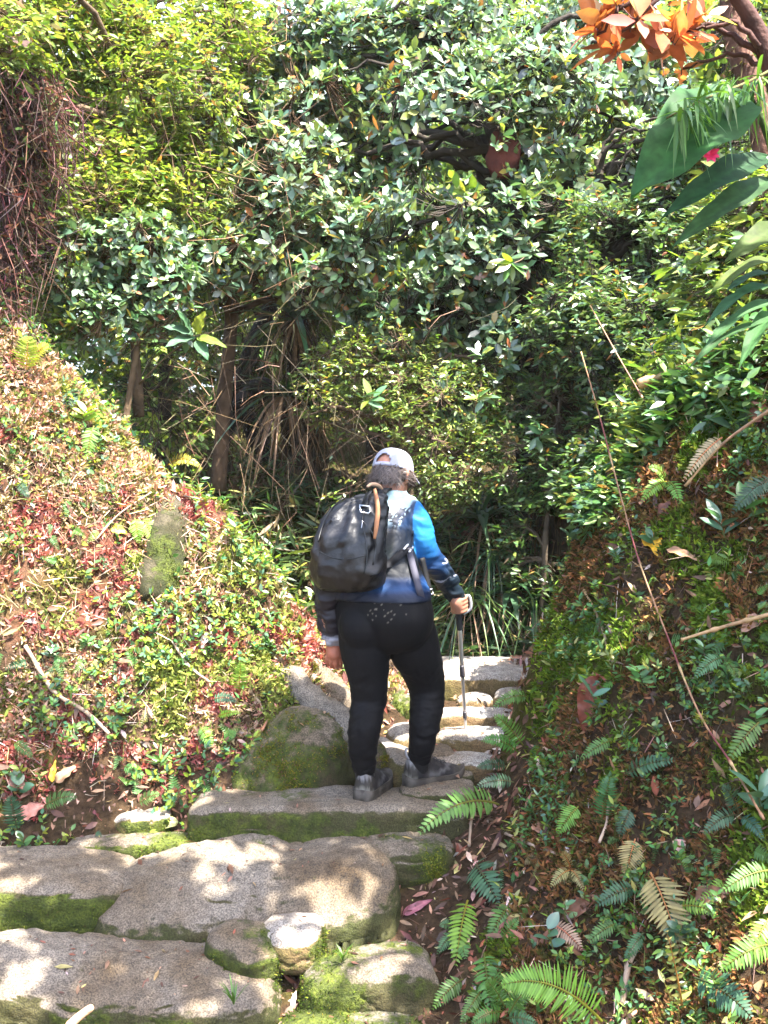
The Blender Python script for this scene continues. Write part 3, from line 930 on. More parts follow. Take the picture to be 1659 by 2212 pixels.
# right hand closed on the top of the pole
TIP = hit(1010, 1640) + np.array([0, 0, -.01]); GT = Q(989, 1290, .30)
PA = nrm(GT - TIP); PRt = nrm(np.cross(PA, np.array([0, 1.0, 0]))) * -1
if PRt[0] < 0: PRt = -PRt
PFw = np.cross(PA, PRt)
if PFw[1] < 0: PFw = -PFw
GC_ = GT - PA * .018
def GP(r, f, u): return GC_ + r * PRt + f * PFw + u * PA
bd.tube([Q(981, 1284, .275), GP(-.012, -.036, .012), GP(-.008, -.034, -.022)], [.031, .030, .026], 14, sub=4, round_ends=True)   # palm behind the grip
for k, (u, g) in enumerate([(.022, .0), (.003, .004), (-.017, .004), (-.036, .0)]):
    ln = [.9, 1, .95, .8][k]
    finger(bd, [GP(.018, -.036, u), GP(.031 + .004 * ln, -.012, u - .003), GP(.026, .016 * ln, u - .006), GP(.0, .030, u - .008), GP(-.02 * ln, .020, u - .008)], .0105, .0085)
    finger(bd, [GP(-.026, -.030, u), GP(.004, -.044, u + .001), GP(.022, -.034, u)], .012, .0105)       # knuckle ridge over the back of the hand
finger(bd, [GP(-.024, -.024, .018), GP(-.034, .0, .030), GP(-.022, .022, .034), GP(.0, .030, .030)], .0125, .0095)   # thumb round the other side
# left hand, hanging and slightly curled
W0 = Q(719, 1388, .06)
def LP(px, py, dy): return Q(px, py, dy)
lh = MB()
bd.tube([W0, LP(721, 1398, .065), LP(723, 1412, .065), LP(724, 1418, .068)], [.030, .034, .036, .03], 14, sub=3, round_ends=True)
for (a, b, c, d_) in [((709, 1415, .06), (706, 1424, .062), (707, 1432, .075), (712, 1437, .09)), ((716, 1418, .055), (715, 1429, .055), (717, 1438, .07), (721, 1443, .085)),
                      ((724, 1418, .055), (725, 1430, .053), (727, 1440, .066), (730, 1445, .082)), ((732, 1414, .06), (735, 1425, .058), (737, 1434, .068), (738, 1439, .08))]:
    finger(bd, [LP(*a), LP(*b), LP(*c), LP(*d_)], .0095, .0075)
finger(bd, [LP(733, 1399, .07), LP(741, 1408, .085), LP(745, 1418, .10), LP(744, 1426, .11)], .0115, .0085)
V, f, _ = bd.data()
V, no, fs = remesh(V, f, .0042, 3)
c = np.tile(SKIN, (len(V), 1)) * (1 + .10 * fbm(V * 30, 3, 5))[:, None]
hand = np.linalg.norm(V - Q(720, 1415, .06), axis=1) < .12
c[hand] *= np.array([1.15, .85, .8])
c[V[:, 2] < .22] = (.005, .005, .006)
for s in (-1, 1):
    e = np.linalg.norm(V - HP(s * .03, .095, .003), axis=1) < .008
    c[e] = (.03, .02, .015)
lips = np.linalg.norm((V - HP(0, .1, -.061)) @ HA.T / np.array([.022, .012, .006]), axis=1) < 1
c[lips] = (.35, .11, .09)
person = link('person', make_mesh('person', V, fs, M['skin'], c))
tag(person, 'hiker seen from behind in pale cap, blue top and black leggings stepping up the trail', 'person')

# shirt
sb = MB()
sb.loft(rings([(TORSO[3][0], 1294, .0, .210, .156), (828, 1278, .0, .204, .150)] + [(a, b, c_, d + .016, e + .014) for a, b, c_, d, e in TORSO[4:9]] + [(842, 1068, .125, .075, .07), (845, 1058, .128, .068, .066)]))
limb(sb, RARM, .013, cut=42); limb(sb, LARM, .014, cut=37)
V, f, _ = sb.data()
V, no, fs = remesh(V, f, .0055, 5)
rel = V - Q(824, 1200, .03)
zz = V[:, 2]; rr = rel @ BR
def arm_t(L):
    c, _ = catmull(np.array([Q(*p) for p in L[0]]), np.array(L[1]), 8)
    d = ((V[:, None] - c[None]) ** 2).sum(-1)
    return d.argmin(1) / (len(c) - 1), np.sqrt(d.min(1))
tR, dR = arm_t(RARM); tL, dL = arm_t(LARM)
inR = (dR < .095) & (rr > .13) & (tR > .08); inL = (dL < .095) & (rr < -.12) & (tL > .08)
arm = inR | inL
ta = np.where(inR, tR, tL)
# folds: pulled round the elbow and bunched at the wrist, horizontal at the waist
q = V * np.array([9, 9, 26.]) + 3 * fbm(V * 5, 2, 2)[:, None]
fold = fbm(q, 3, 91)
amp = np.where(arm, .004 + .010 * sstep(.3, .9, ta), .004 + .006 * sstep(1.0, .3, np.abs(zz - .62) / .25))
V = V + no * (amp * (fold - .15) * 1.6)[:, None]
z_top, z_hem = Q(840, 1066, .1)[2], Q(828, 1290, 0)[2]
tv = (zz - z_hem) / (z_top - z_hem)
def grad(t, stops):
    xs = np.array([s[0] for s in stops]); cs = np.array([s[1] for s in stops])
    return np.stack([np.interp(t, xs, cs[:, k]) for k in range(3)], -1)
back = grad(tv, [(0, (.012, .016, .05)), (.07, (.02, .035, .13)), (.12, (.03, .12, .42)), (.2, (.02, .075, .30)), (.24, (.012, .02, .06)), (.34, (.012, .016, .035)), (.40, (.02, .05, .09)), (.46, (.07, .10, .08)), (.53, (.03, .035, .03)), (.6, (.035, .03, .045)), (.68, (.11, .10, .16)), (.74, (.5, .47, .62)), (1, (.62, .60, .70))])  # bright blue band above the hem is a sun dapple painted in
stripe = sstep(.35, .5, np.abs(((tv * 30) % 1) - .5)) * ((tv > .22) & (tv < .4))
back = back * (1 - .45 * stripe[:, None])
# print of dark palms and thin lines on the pale yoke
ln = rr + .02 * np.sin((tv - .7) * 6)
for x0, top in ((.045, .80), (.075, .76), (.085, .83), (.11, .78)):
    stem = (np.abs(rr - x0 - .03 * (tv - .65)) < .0035) & (tv > .6) & (tv < top)
    cx, cz = x0 + .03 * (top - .65), top
    dx, dz = (rr - cx), (tv - cz) * .45
    an = np.arctan2(dz, dx); rad = np.hypot(dx, dz)
    crown = rad < .022 * (.45 + .55 * np.abs(np.cos(an * 3.5)))
    back[stem | crown] = (.03, .025, .045)
for x0 in (.085, .102):
    back[(np.abs(rr - x0 - .055 * sstep(.72, 1, tv)) < .0038) & (tv > .70)] = (.04, .035, .07)
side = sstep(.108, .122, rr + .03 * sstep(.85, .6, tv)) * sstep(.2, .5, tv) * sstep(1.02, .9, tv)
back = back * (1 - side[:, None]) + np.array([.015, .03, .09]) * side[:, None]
slv = grad(ta, [(0, (.02, .05, .17)), (.12, (.03, .13, .42)), (.3, (.035, .17, .52)), (.42, (.03, .12, .40)), (.5, (.012, .03, .12)), (.62, (.01, .012, .03)), (1, (.012, .012, .018))])
lslv = grad(ta, [(0, (.03, .1, .3)), (.35, (.02, .04, .12)), (.5, (.03, .022, .03)), (.82, (.035, .026, .032)), (.86, (.55, .52, .58)), (1, (.55, .52, .58))])
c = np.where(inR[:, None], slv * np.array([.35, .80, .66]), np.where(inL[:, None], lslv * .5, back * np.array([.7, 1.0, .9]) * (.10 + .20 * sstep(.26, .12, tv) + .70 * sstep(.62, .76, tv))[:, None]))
fold_glint = inR & (np.abs(fbm(V * np.array([6, 6, 22.]), 2, 17)) < .05) & (ta > .55)  # pale fold highlights painted along the right forearm
c[fold_glint] = (.25, .26, .32)
SHV = V
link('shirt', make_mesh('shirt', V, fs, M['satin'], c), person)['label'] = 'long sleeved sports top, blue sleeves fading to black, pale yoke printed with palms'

# leggings
lb = MB()
lb.loft(rings([(a, b, c_, d + .008, e + .008) for a, b, c_, d, e in TORSO[:4]] + [(826, 1272, .005, .192, .136)]))
lb.ellipsoid(Q(785, 1350, -.045), (.105, .10, .115)); lb.ellipsoid(Q(876, 1350, -.03), (.105, .10, .115))
limb(lb, LLEG, .007, cut=38); limb(lb, RLEG, .007, cut=38)
V, f, _ = lb.data()
V, no, fs = remesh(V, f, .0065, 6)
V = V + no * (.008 * fbm(V * np.array([9, 9, 38.]) + 2 * fbm(V * 6, 2, 4)[:, None], 3, 8) * sstep(.75, .3, V[:, 2]))[:, None]
c = np.tile([.0032, .0027, .0034], (len(V), 1))
for _ in range(20):
    x, y = rng.normal(826, 24), rng.normal(1320, 12)
    k = np.argmin(((V - P(x, y, D0 - .14)) ** 2).sum(-1) + 4 * np.maximum(0, V[:, 1] - D0) ** 2)
    c[k] = (.14, .125, .10)
link('leggings', make_mesh('leggings', V, fs, M['legging'], c), person)['label'] = 'tight black leggings spotted with pale mud below the hem'

# hair under the cap
hb = Leaves()
n = 900
th = rng.uniform(-2.55, 2.55, n)              # 0 = back of the head
s0 = np.stack([np.sin(th) * .079, -np.cos(th) * .098, np.full(n, .004) + rng.normal(size=n) * .012], -1)
for seg_ in range(n):
    a = s0[seg_]; out = np.array([np.sin(th[seg_]), -np.cos(th[seg_]), 0])
    ln = rng.uniform(.03, .066) * (1.1 if abs(th[seg_]) < 1.2 else .75)
    if abs(th[seg_]) > 2.0: ln *= .6
    if 1.1 < th[seg_] < 2.1: ln *= .35
    t = np.linspace(0, 1, 6)[:, None]
    w = .010 * np.sin(t * rng.uniform(4, 9) + rng.uniform(0, 6))
    p = a + out * (.004 + .030 * t ** 1.6 * rng.uniform(-.2, 1)) + np.array([0, 0, -1.0]) * ln * t + np.array([np.cos(th[seg_]), np.sin(th[seg_]), 0]) * w
    pw = HC + p @ HA
    tn = nrm(np.gradient(pw, axis=0)); sd = nrm(np.cross(tn, (out @ HA)))
    wd = (.0022 * (1 - .8 * t))
    L2 = np.stack([pw - sd * wd, pw + sd * wd], 1).reshape(-1, 3)
    qd = [[2 * k, 2 * k + 1, 2 * k + 3, 2 * k + 2] for k in range(5)]
    hb.raw(L2, qd, (), np.array([.075, .055, .045]) * rng.uniform(.6, 1.5) * np.array([1, 1, rng.uniform(.9, 1.2)]))
hm = MB()
hm.ellipsoid(HP(0, -.012, -.004), (.079, .088, .056), HA, 48, 28, (.05, .036, .03))
V, f, c = hm.data()
V = V + (V - HC) * (.05 * fbm(V * np.array([90, 90, 14.]), 3, 3))[:, None]
keep = ((V - HC) @ HF < .045)
V = np.where(keep[:, None], V, HC + (V - HC) * .8)
hb.raw(V, f[0], f[1] if len(f) > 1 else (), c)
hb.build('hair', M['hair'], person)

# cap: six-panel crown with the arched gap and strap at the back
cb = MB()
th = np.linspace(0, 2 * math.pi, 72, endpoint=False); ph = np.linspace(0, 1, 18)
cr = []
for u in ph:
    a = u * math.pi / 2
    r_ = math.cos(a) ** .62
    zc = .022 + .094 * math.sin(a)
    pan = 1 - .012 * np.abs(np.sin(th * 3)) ** .3 * (1 - u) + .010 * fbm(np.stack([np.cos(th) * 2, np.sin(th) * 2, th * 0 + u * 3], -1), 3, 6)
    cr.append(HC + (np.stack([np.sin(th) * .0865 * r_ * pan, -np.cos(th) * .103 * r_ * pan + .004, th * 0 + zc], -1)) @ HA)
cr = np.array(cr)
m = 72; faces = []
for i in range(17):
    for j in range(m):
        tt = th[j] if th[j] < math.pi else th[j] - 2 * math.pi
        uu = ph[i]
        arch = abs(tt + .04) < .40 and .10 < uu < .11 + .27 * math.sqrt(max(0, 1 - ((tt + .04) / .42) ** 2))
        if arch: continue
        faces.append([i * m + j, i * m + (j + 1) % m, (i + 1) * m + (j + 1) % m, (i + 1) * m + j])
cap_me = make_mesh('cap', cr.reshape(-1, 3), [np.array(faces)], M['cloth'], np.tile([.27, .27, .33], (len(cr) * m, 1)))
cap = link('cap', cap_me, person); cap['label'] = 'pale lilac-grey baseball cap with an open back strap'
md = cap.modifiers.new('thick', 'SOLIDIFY'); md.thickness = .0025; md.offset = -1
bm_ = MB()
t = np.linspace(-.95, .95, 17); rr_ = np.linspace(0, 1, 6)
br = np.array([[HP(np.sin(a) * .088 * (1 + .08 * w), np.cos(a) * .104 + .068 * w * np.cos(a) ** .5 if abs(a) < 1.5 else .1, .026 - .014 * w - .02 * (a / .95) ** 2 * (.3 + w)) for a in t] for w in rr_])
i_ = (np.arange(5)[:, None] * 17 + np.arange(16)[None, :]).ravel()
bo = link('brim', make_mesh('brim', br, [np.stack([i_, i_ + 17, i_ + 18, i_ + 1], -1)], M['cloth'], np.tile([.26, .26, .32], (102, 1))), cap)
md = bo.modifiers.new('thick', 'SOLIDIFY'); md.thickness = .004
sb_ = MB(); a = np.linspace(-.46, .46, 9)
sb_.ribbon(np.array([HP(np.sin(x) * .0875, -np.cos(x) * .105 + .004, .029) for x in a]), .014, .003, np.array([-(np.sin(0)) * HR + -HF] * 9), 2, (.28, .28, .34))
sb_.build('back_strap', M['cloth'], cap)
bt = MB(); bt.ellipsoid(HP(0, .004, .117), (.007, .007, .004), HA, 12, 8, (.28, .28, .34)); bt.build('button', M['cloth'], cap)


# shoes
def shoe(heel, yaw, pitch=0.0, L=.275, label=None):
    R = np.array(Matrix.Rotation(-yaw, 3, 'Z') @ Matrix.Rotation(pitch, 3, 'X'))
    W = lambda p: np.asarray(p) * np.array([1.22, 1.05, 1.42]) @ R.T + heel
    S = [(-.006, .016, .045, .03), (.002, .030, .094, .028), (.03, .038, .108, .028), (.06, .041, .108, .027), (.09, .041, .100, .025), (.12, .041, .086, .024), (.16, .045, .070, .023), (.20, .047, .058, .023), (.235, .043, .050, .024), (.262, .030, .043, .027), (.274, .012, .036, .03)]
    rg = []
    t = np.linspace(0, 2 * math.pi, 28, endpoint=False)
    for y, w, h, b in S:
        c, s = np.cos(t), np.sin(t)
        up = np.where(s > 0, 1, 0)
        rg.append(np.stack([w * np.sign(c) * np.abs(c) ** .75 * np.where(s > 0, 1 - .35 * s ** 2, 1) - .010 * math.sin(y / L * 2.6), np.full_like(t, y), np.where(s > 0, b + (h - b) * np.abs(s) ** .9, b - .004 * np.abs(s))], -1))
    rg = np.array(rg)
    sub_ = []
    for k in range(len(rg) - 1):
        for u in (0, .33, .66): sub_.append(rg[k] * (1 - u) + rg[k + 1] * u)
    sub_.append(rg[-1]); rg = np.array(sub_)
    v = rg.reshape(-1, 3)
    col = np.tile([.10, .085, .08], (len(v), 1))
    pan = fbm(v * np.array([30, 22, 26]), 2, 4)
    col[pan > .12] = (.045, .035, .04); col[pan < -.2] = (.20, .17, .15)
    col *= .2
    heelp = (v[:, 1] < .03)
    col[heelp & (v[:, 2] > .075)] = (.15, .14, .14); col[heelp & (v[:, 2] < .072) & (v[:, 2] > .045)] = (.028, .023, .018); col[heelp & (v[:, 2] <= .045)] = (.13, .12, .10)
    toe = v[:, 1] > .215
    col[toe & (v[:, 2] < .045)] = (.03, .025, .02)
    stripe = np.abs(v[:, 2] - .04 - .25 * np.abs(v[:, 1] - .13)) < .006
    col[stripe & (v[:, 1] > .05) & (v[:, 1] < .22)] = (.07, .065, .065)
    mb = MB(); mb.loft(W(rg.reshape(-1, 3)).reshape(rg.shape), col=np.concatenate([col, col[:1], col[-1:]]) if False else (.1, .1, .1))
    mb.C[-1] = np.concatenate([col, col[:1], col[-1:]])
    root = tag(link('shoe', mb.mesh('shoe', M['rubber']), person), label)
    so = MB(); srg = []
    for y, w, h, b in S:
        c, s = np.cos(t), np.sin(t)
        y2 = y * 1.03 - .004
        srg.append(np.stack([(w * 1.07 + .003) * np.sign(c) * np.abs(c) ** .5 - .010 * math.sin(y / L * 2.6), np.full_like(t, y2), np.where(s > 0, b + .008, .0) + .013 * sstep(.2, .28, y) + .006 * sstep(.02, -.01, y)], -1))
    srg = np.array(srg); srg[..., 2] += .003 * np.sign(np.sin(srg[..., 1] * 260)) * (srg[..., 2] < .02)
    vv = W(srg.reshape(-1, 3)).reshape(srg.shape)
    so.loft(vv); nn = fbm(srg.reshape(-1, 3) * np.array([40, 34, 40]), 2, 6)
    cc = np.where((nn > .02)[:, None], [.022, .017, .012], [.06, .05, .04]) * 1.0
    cc[nn < -.25] = (.05, .04, .035)
    so.C[-1] = np.concatenate([cc, cc[:1], cc[-1:]])
    so.build('sole', M['rubber'], root)
    tb = MB(); tb.ribbon([W((0, .002, .095)), W((0, -.008, .112)), W((0, -.004, .128)), W((0, .004, .122))], [.022, .016, .012, .010], .004, W((0, -1, 0)) - heel, 3, (.34, .33, .36)); tb.build('pull_tab', M['cloth'], root)
    lc = MB()
    for k in range(5):
        y = .10 + .02 * k; h = np.interp(y, [s[0] for s in S], [s[2] for s in S])
        lc.tube([W((-.024 - .008, y, h - .016)), W((-.008, y + .004, h + .003)), W((.018 - .008, y + .010, h - .010))], .0028, 6, sub=3, col=(.04, .038, .04))
    lc.build('laces', M['cloth'], root)
    return root


shoe(Q(783, 1737, .0) + np.array([0, 0, .002]), math.radians(20), label='shoe set on the long kerb-like step, heel towards the camera')
shoe(P(880, 1706, 4.40) + np.array([0, 0, .004]), math.radians(60), label='shoe turned sideways on the flat stone')

# ------------------------------------------------------------------ backpack (worn, a thing of its own)
PY = math.radians(30)
KR = np.array([math.cos(PY), -math.sin(PY), 0]); KF = np.array([math.sin(PY), math.cos(PY), 0])
KC = Q(757, 1174, -.13)
K0 = KC + np.array([0, 0, -.20])
pack = tag(empty('backpack', K0), 'black day pack slung on the left of the hiker back with a tan ribbon', 'backpack')
tilt = .10
def KP(r, f, u): return KC + r * KR + f * KF + u * UP + u * tilt * BF * .7 + u * .06 * KR


spec = [(-.205, .05, .05, -.0), (-.195, .115, .085, 0), (-.165, .150, .108, 0), (-.11, .160, .122, -.004), (-.04, .160, .125, -.006), (.03, .152, .118, -.003), (.09, .138, .102, .006), (.14, .116, .085, .016), (.175, .092, .068, .03), (.198, .070, .05, .045), (.212, .04, .03, .055)]
t = np.linspace(0, 2 * math.pi, 64, endpoint=False)
sp = np.array(spec) * np.array([.95, .93, .95, 1])
s2, _ = catmull(sp[:, :3], sp[:, 3], 6); _, s3 = catmull(sp[:, :3], sp[:, 3], 6)
rg = []
for (u, a, b), f_ in zip(s2, s3):
    c_, s_ = np.cos(t), np.sin(t)
    rg.append(np.stack([a * np.sign(c_) * np.abs(c_) ** .78 + f_ * .9, b * np.sign(s_) * np.abs(s_) ** .78 + f_, np.full_like(t, u)], -1))
rg = np.array(rg); v = rg.reshape(-1, 3)
# creases fanning down from the gathered top and a sagging belly
ang = np.arctan2(v[:, 1], v[:, 0])
cre = np.sin(ang * 9 + 5 * fbm(v * 6, 2, 3)) * sstep(-.12, .15, v[:, 2]) * .012 + .012 * sstep(.07, 0, np.abs(fbm(v * np.array([9, 9, 5]), 2, 61))) + .020 * fbm(v * np.array([13, 13, 8]), 3, 14) + .009 * fbm(v * 30, 2, 15)
v = v + np.stack([np.cos(ang), np.sin(ang), ang * 0], -1) * cre[:, None]
seam = np.abs(v[:, 0] - .03 + .06 * (v[:, 2])) < .006
v[seam & (v[:, 1] < 0), 1] += .007
col = np.tile([.0055, .005, .0065], (len(v), 1))
col[(v[:, 2] < -.03 + .02 * np.sin(v[:, 0] * 30))] = (.007, .005, .005)
pk = MB(); W_ = KC + v[:, :1] * KR + v[:, 1:2] * KF + v[:, 2:] * (UP + tilt * BF * .7 + .06 * KR)
pk.loft(W_.reshape(rg.shape)); pk.C[-1] = np.concatenate([col, col[:1], col[-1:]])
pk.build('bag', M['nylon'], pack)
PV = W_
def on(VV, px_, py_, off=.005, rad=7):
    u = 829.5 + VV[:, 0] / VV[:, 1] * F
    dz = (VV[:, 2] - CAM_Z) / VV[:, 1]
    w_ = 1106 - (dz * CT + ST) / (CT - dz * ST) * F
    dd = np.hypot(u - px_, w_ - py_)
    k = np.where(dd < rad)[0]
    if not len(k): k = np.argsort(dd)[:6]
    return P(px_, py_, VV[k, 1].min() - off)
SV = SHV
b = MB(); b.ribbon([on(PV, x, y, .006) for x, y in ((798, 1062), (790, 1080), (787, 1095))], .030, .004, -KF, 5, (.005, .005, .006)); b.build('lid_strap', M['cloth'], pack)
b = MB(); b.ribbon([on(PV, 809, 1056, .008), on(PV, 813, 1076, .010), on(PV, 816, 1105, .010), on(PV, 813, 1138, .009), on(PV, 809, 1164, .008)], [.012, .019, .020, .018, .010], .003, -BF, 5, (.34, .15, .07)); rb = b.build('ribbon', M['cloth'], pack); rb['label'] = 'tan orange ribbon tied to the top loop'
b = MB(); b.tube([Q(793, 1052, -.03), Q(803, 1046, -.02), Q(818, 1049, .0), Q(826, 1058, .02)], [.006, .008, .008, .006], 8, sub=4, col=(.35, .22, .14)); b.build('top_loop', M['cloth'], pack)
bk = MB(); bx = [(777, 1091), (798, 1094), (800, 1104), (796, 1109), (779, 1106)]
bp_ = np.array([on(PV, x, y, .009) for x, y in bx]); bk.tube(np.concatenate([bp_, bp_[:2]]), .0032, 6, col=(.7, .7, .75)); bk.build('buckle', M['metal'], pack)
for nm, pts, r_ in [('seam', ((800, 1060), (789, 1090), (783, 1125), (790, 1165), (793, 1205), (786, 1240)), .0032), ('seam', ((742, 1076), (715, 1100), (697, 1135), (687, 1170)), .003), ('seam', ((690, 1192), (720, 1205), (755, 1208), (789, 1200)), .0028), ('zip', ((783, 1125), (803, 1150), (812, 1180), (806, 1220)), .0036)]:
    b = MB(); b.tube([on(PV, x, y, .001, 5) for x, y in pts], r_, 6, sub=5, col=(.012, .012, .014) if nm == 'zip' else (.004, .004, .005)); b.build(nm, M['plastic'], pack)
b = MB(); b.tube([on(PV, 783, 1126, .006), on(PV, 781, 1140, .008)], .0026, 6, round_ends=True, col=(.25, .25, .27)); b.build('zip_pull', M['metal'], pack)
# shoulder strap over the right shoulder, hanging webbing with its buckles
st = MB(); st.ribbon([Q(822, 1062, .0), Q(829, 1057, .04), Q(838, 1062, .13), Q(850, 1090, .22), Q(868, 1140, .24), Q(886, 1180, .17), Q(890, 1186, .10)], [.05, .055, .055, .055, .05, .035, .025], .012, np.array([BR * .3 + UP * .6 - BF * .5, UP, UP + BF * .3, BF + BR * .2, BF + BR * .5, BF + BR, BR]), 5, (.005, .005, .006)); st.build('shoulder_strap', M['cloth'], pack)
st = MB(); st.ribbon([Q(818, 1062, -.02), Q(828, 1085, -.062), Q(829, 1120, -.08), Q(825, 1165, -.095), Q(822, 1205, -.10)], [.03, .034, .034, .034, .03], .012, -BF, 5, (.005, .005, .006)); st.build('back_panel_edge', M['cloth'], pack)
st = MB(); st.ribbon([on(PV, 806, 1243, .004)] + [on(SV, x, y, .008) for x, y in ((836, 1222), (855, 1206), (872, 1192), (883, 1184))], .030, .004, -BF, 5, (.006, .006, .008)); st.build('lower_strap', M['cloth'], pack)
st = MB(); st.ribbon([on(SV, x, y, .012) for x, y in ((883, 1184), (889, 1210), (898, 1245), (906, 1275))] + [Q(914, 1300, -.10), Q(919, 1318, -.10)], .027, .004, -BF + BR * .6, 5, (.05, .048, .065)); st.build('hanging_strap', M['cloth'], pack)
for px_, py_ in ((877, 1182), (888, 1188)):
    b = MB(); b.tube([on(SV, px_ - 4, py_ + 4, .018), on(SV, px_ + 4, py_ - 5, .018)], .005, 6, round_ends=True, col=(.65, .65, .68)); b.build('slider', M['metal'], pack)
b = MB(); bp_ = np.array([Q(x, y, .04) for x, y in ((922, 1276), (934, 1272), (936, 1282), (925, 1287))]); b.tube(np.concatenate([bp_, bp_[:2]]), .0035, 6, col=(.5, .5, .55)); b.build('side_buckle', M['metal'], pack)
b = MB(); b.ribbon([Q(912, 1205, .05), Q(920, 1240, .05), Q(928, 1274, .04)], .022, .004, -BF + BR, 5, (.005, .005, .006)); b.build('chest_strap', M['cloth'], pack)
for k, px_ in enumerate((764, 772, 781, 789)):
    b = MB(); b.ellipsoid(Q(px_, 1266, -.17), (.006, .004, .009), None, 10, 6, (.35, .35, .32)); b.build('drain_eyelet', M['plastic'], pack)

# ------------------------------------------------------------------ trekking pole
pole = tag(empty('trekking_pole', TIP), 'telescopic silver trekking pole gripped in the right hand of the hiker', 'walking pole')
def PO(t): return TIP + (GT - TIP) * t
for (a, b_, r0, r1, nm, mt, cl) in [(0, .05, .0025, .004, 'tip', 'metal', (.4, .4, .4)), (.05, .285, .0062, .0066, 'lower_shaft', 'metal', (.62, .62, .66)), (.275, .315, .0105, .0105, 'lock_collar', 'plastic', (.05, .045, .05)), (.31, .545, .0078, .0080, 'middle_shaft', 'metal', (.62, .62, .66)),
                               (.53, .60, .0128, .0115, 'lock_collar', 'plastic', (.05, .045, .05)), (.595, .82, .0098, .0100, 'upper_shaft', 'metal', (.66, .66, .7))]:
    b = MB(); b.tube([PO(a), PO(a * .9 + b_ * .1), PO(a * .1 + b_ * .9), PO(b_)], [r0 * .9, r0, r1, r1 * .9], 18, col=cl); b.build(nm, M[mt], pole)
b = MB(); b.tube([PO(.81), PO(.83), PO(.87), PO(.92), PO(.955), PO(.985), PO(1.0)], [.011, .0135, .0145, .0165, .0175, .019, .010], 20, sub=3, col=(.02, .02, .022)); b.build('grip', M['rubber'], pole)
b = MB(); lp = [PO(.985) + PRt * .012, PO(.99) + PRt * .05 + UP * .01, PO(.93) + PRt * .055, PO(.90) + PRt * .02]
b.ribbon(lp, .012, .0025, -PFw, 6, (.45, .45, .46)); b.build('wrist_strap', M['cloth'], pole)
b = MB(); b.tube([PO(.06), PO(.064), PO(.07)], [.02, .026, .012], 18, col=(.03, .03, .03)); b.build('basket', M['plastic'], pole)

# ------------------------------------------------------------------ trees
PAL_BLUE = [(4, (.075, .145, .08)), (3, (.105, .17, .085)), (2.5, (.15, .205, .115)), (1.2, (.18, .23, .05)), (.35, (.28, .11, .045)), (.25, (.30, .22, .03)), (1, (.08, .11, .085))]
PAL_LIME = [(4, (.15, .22, .035)), (3, (.20, .26, .05)), (2, (.10, .17, .035)), (.4, (.32, .19, .06)), (2, (.26, .29, .10))]
PAL_MID = [(4, (.075, .145, .035)), (3, (.11, .18, .045)), (2, (.05, .10, .03)), (1, (.16, .21, .05)), (.3, (.25, .14, .04))]
PAL_DARK = [(4, (.022, .05, .018)), (3, (.035, .07, .02)), (1, (.06, .10, .03)), (.5, (.09, .06, .03))]
PAL_RED = [(4, (.34, .09, .04)), (3, (.38, .14, .06)), (1, (.40, .26, .08)), (1, (.24, .06, .035))]


def B(px, py, d, rx, ry, rz): return (P(px, py, d), np.array([rx, ry, rz]))
def TR(*a): return [(P(x, y, d), r) for x, y, d, r in a]
SGP = [(3, (.06, .15, .04)), (2, (.05, .12, .06))]
DARKW = (.035, .028, .022); REDW = (.09, .045, .035); MOSSW = (.06, .05, .02)

tree('broadleaf_tree', 'tallest dark-trunked tree with a red-brown burl and whorls of blue-green leaves', 'tree',
     TR((1160, 1340, 6.55, .12), (1150, 1000, 6.7, .10), (1125, 640, 6.55, .075), (1098, 380, 6.3, .075), (1088, 320, 6.25, .085), (1040, 180, 6.6, .05), (950, 20, 7.2, .04), (915, -90, 7.3, .03)),
     [B(760, 330, 6.6, .55, .45, .5), B(960, 300, 6.4, .6, .5, .5), B(1150, 250, 6.5, .6, .5, .5), B(900, 520, 6.3, .6, .45, .4), B(1120, 520, 6.3, .5, .4, .4), B(1000, 120, 6.9, .7, .5, .4), B(1280, 400, 6.6, .5, .45, .5), B(900, 680, 6.4, .45, .4, .28), B(1150, 740, 6.25, .35, .3, .3), B(780, 140, 7.0, .5, .5, .35), B(1060, 850, 6.15, .35, .25, .25), B(1330, 200, 6.8, .5, .4, .4), B(1230, 60, 7.0, .5, .4, .35), B(640, 90, 7.0, .35, .4, .25)],
     5400, (.074, .42, 6, 'obovate'), PAL_BLUE, wood=DARKW, limbs=34, seed=101, gap=.42, gfreq=2.2, lump=.35)
bl = MB(); bl.ellipsoid(P(1088, 330, 6.2), (.10, .09, .17), None, 24, 16, (.11, .035, .03)); V, f, c = bl.data(); V = V + .035 * fbm(V * 14, 4, 5)[:, None] * nrm(V - P(1088, 330, 6.2))
link('burl', make_mesh('burl', V, f, M['bark'], c), bpy.data.objects['broadleaf_tree'])
tree('broadleaf_tree', 'leaning tree on the left of the dark gap with whorls of blue-green leaves', 'tree',
     TR((470, 1060, 6.6, .05), (490, 800, 6.7, .045), (520, 560, 6.8, .04), (600, 350, 6.9, .03), (640, 120, 7.1, .025)),
     [B(620, 420, 6.5, .5, .45, .45), B(480, 330, 6.5, .45, .4, .4), B(690, 250, 6.8, .5, .4, .4), B(540, 180, 6.9, .5, .4, .4), B(700, 560, 6.35, .45, .4, .3), B(420, 560, 6.3, .4, .35, .3)],
     3000, (.07, .42, 6, 'obovate'), PAL_BLUE + [(2, (.16, .21, .06))], wood=(.08, .05, .03), limbs=26, seed=102, gap=.42, gfreq=2.2)
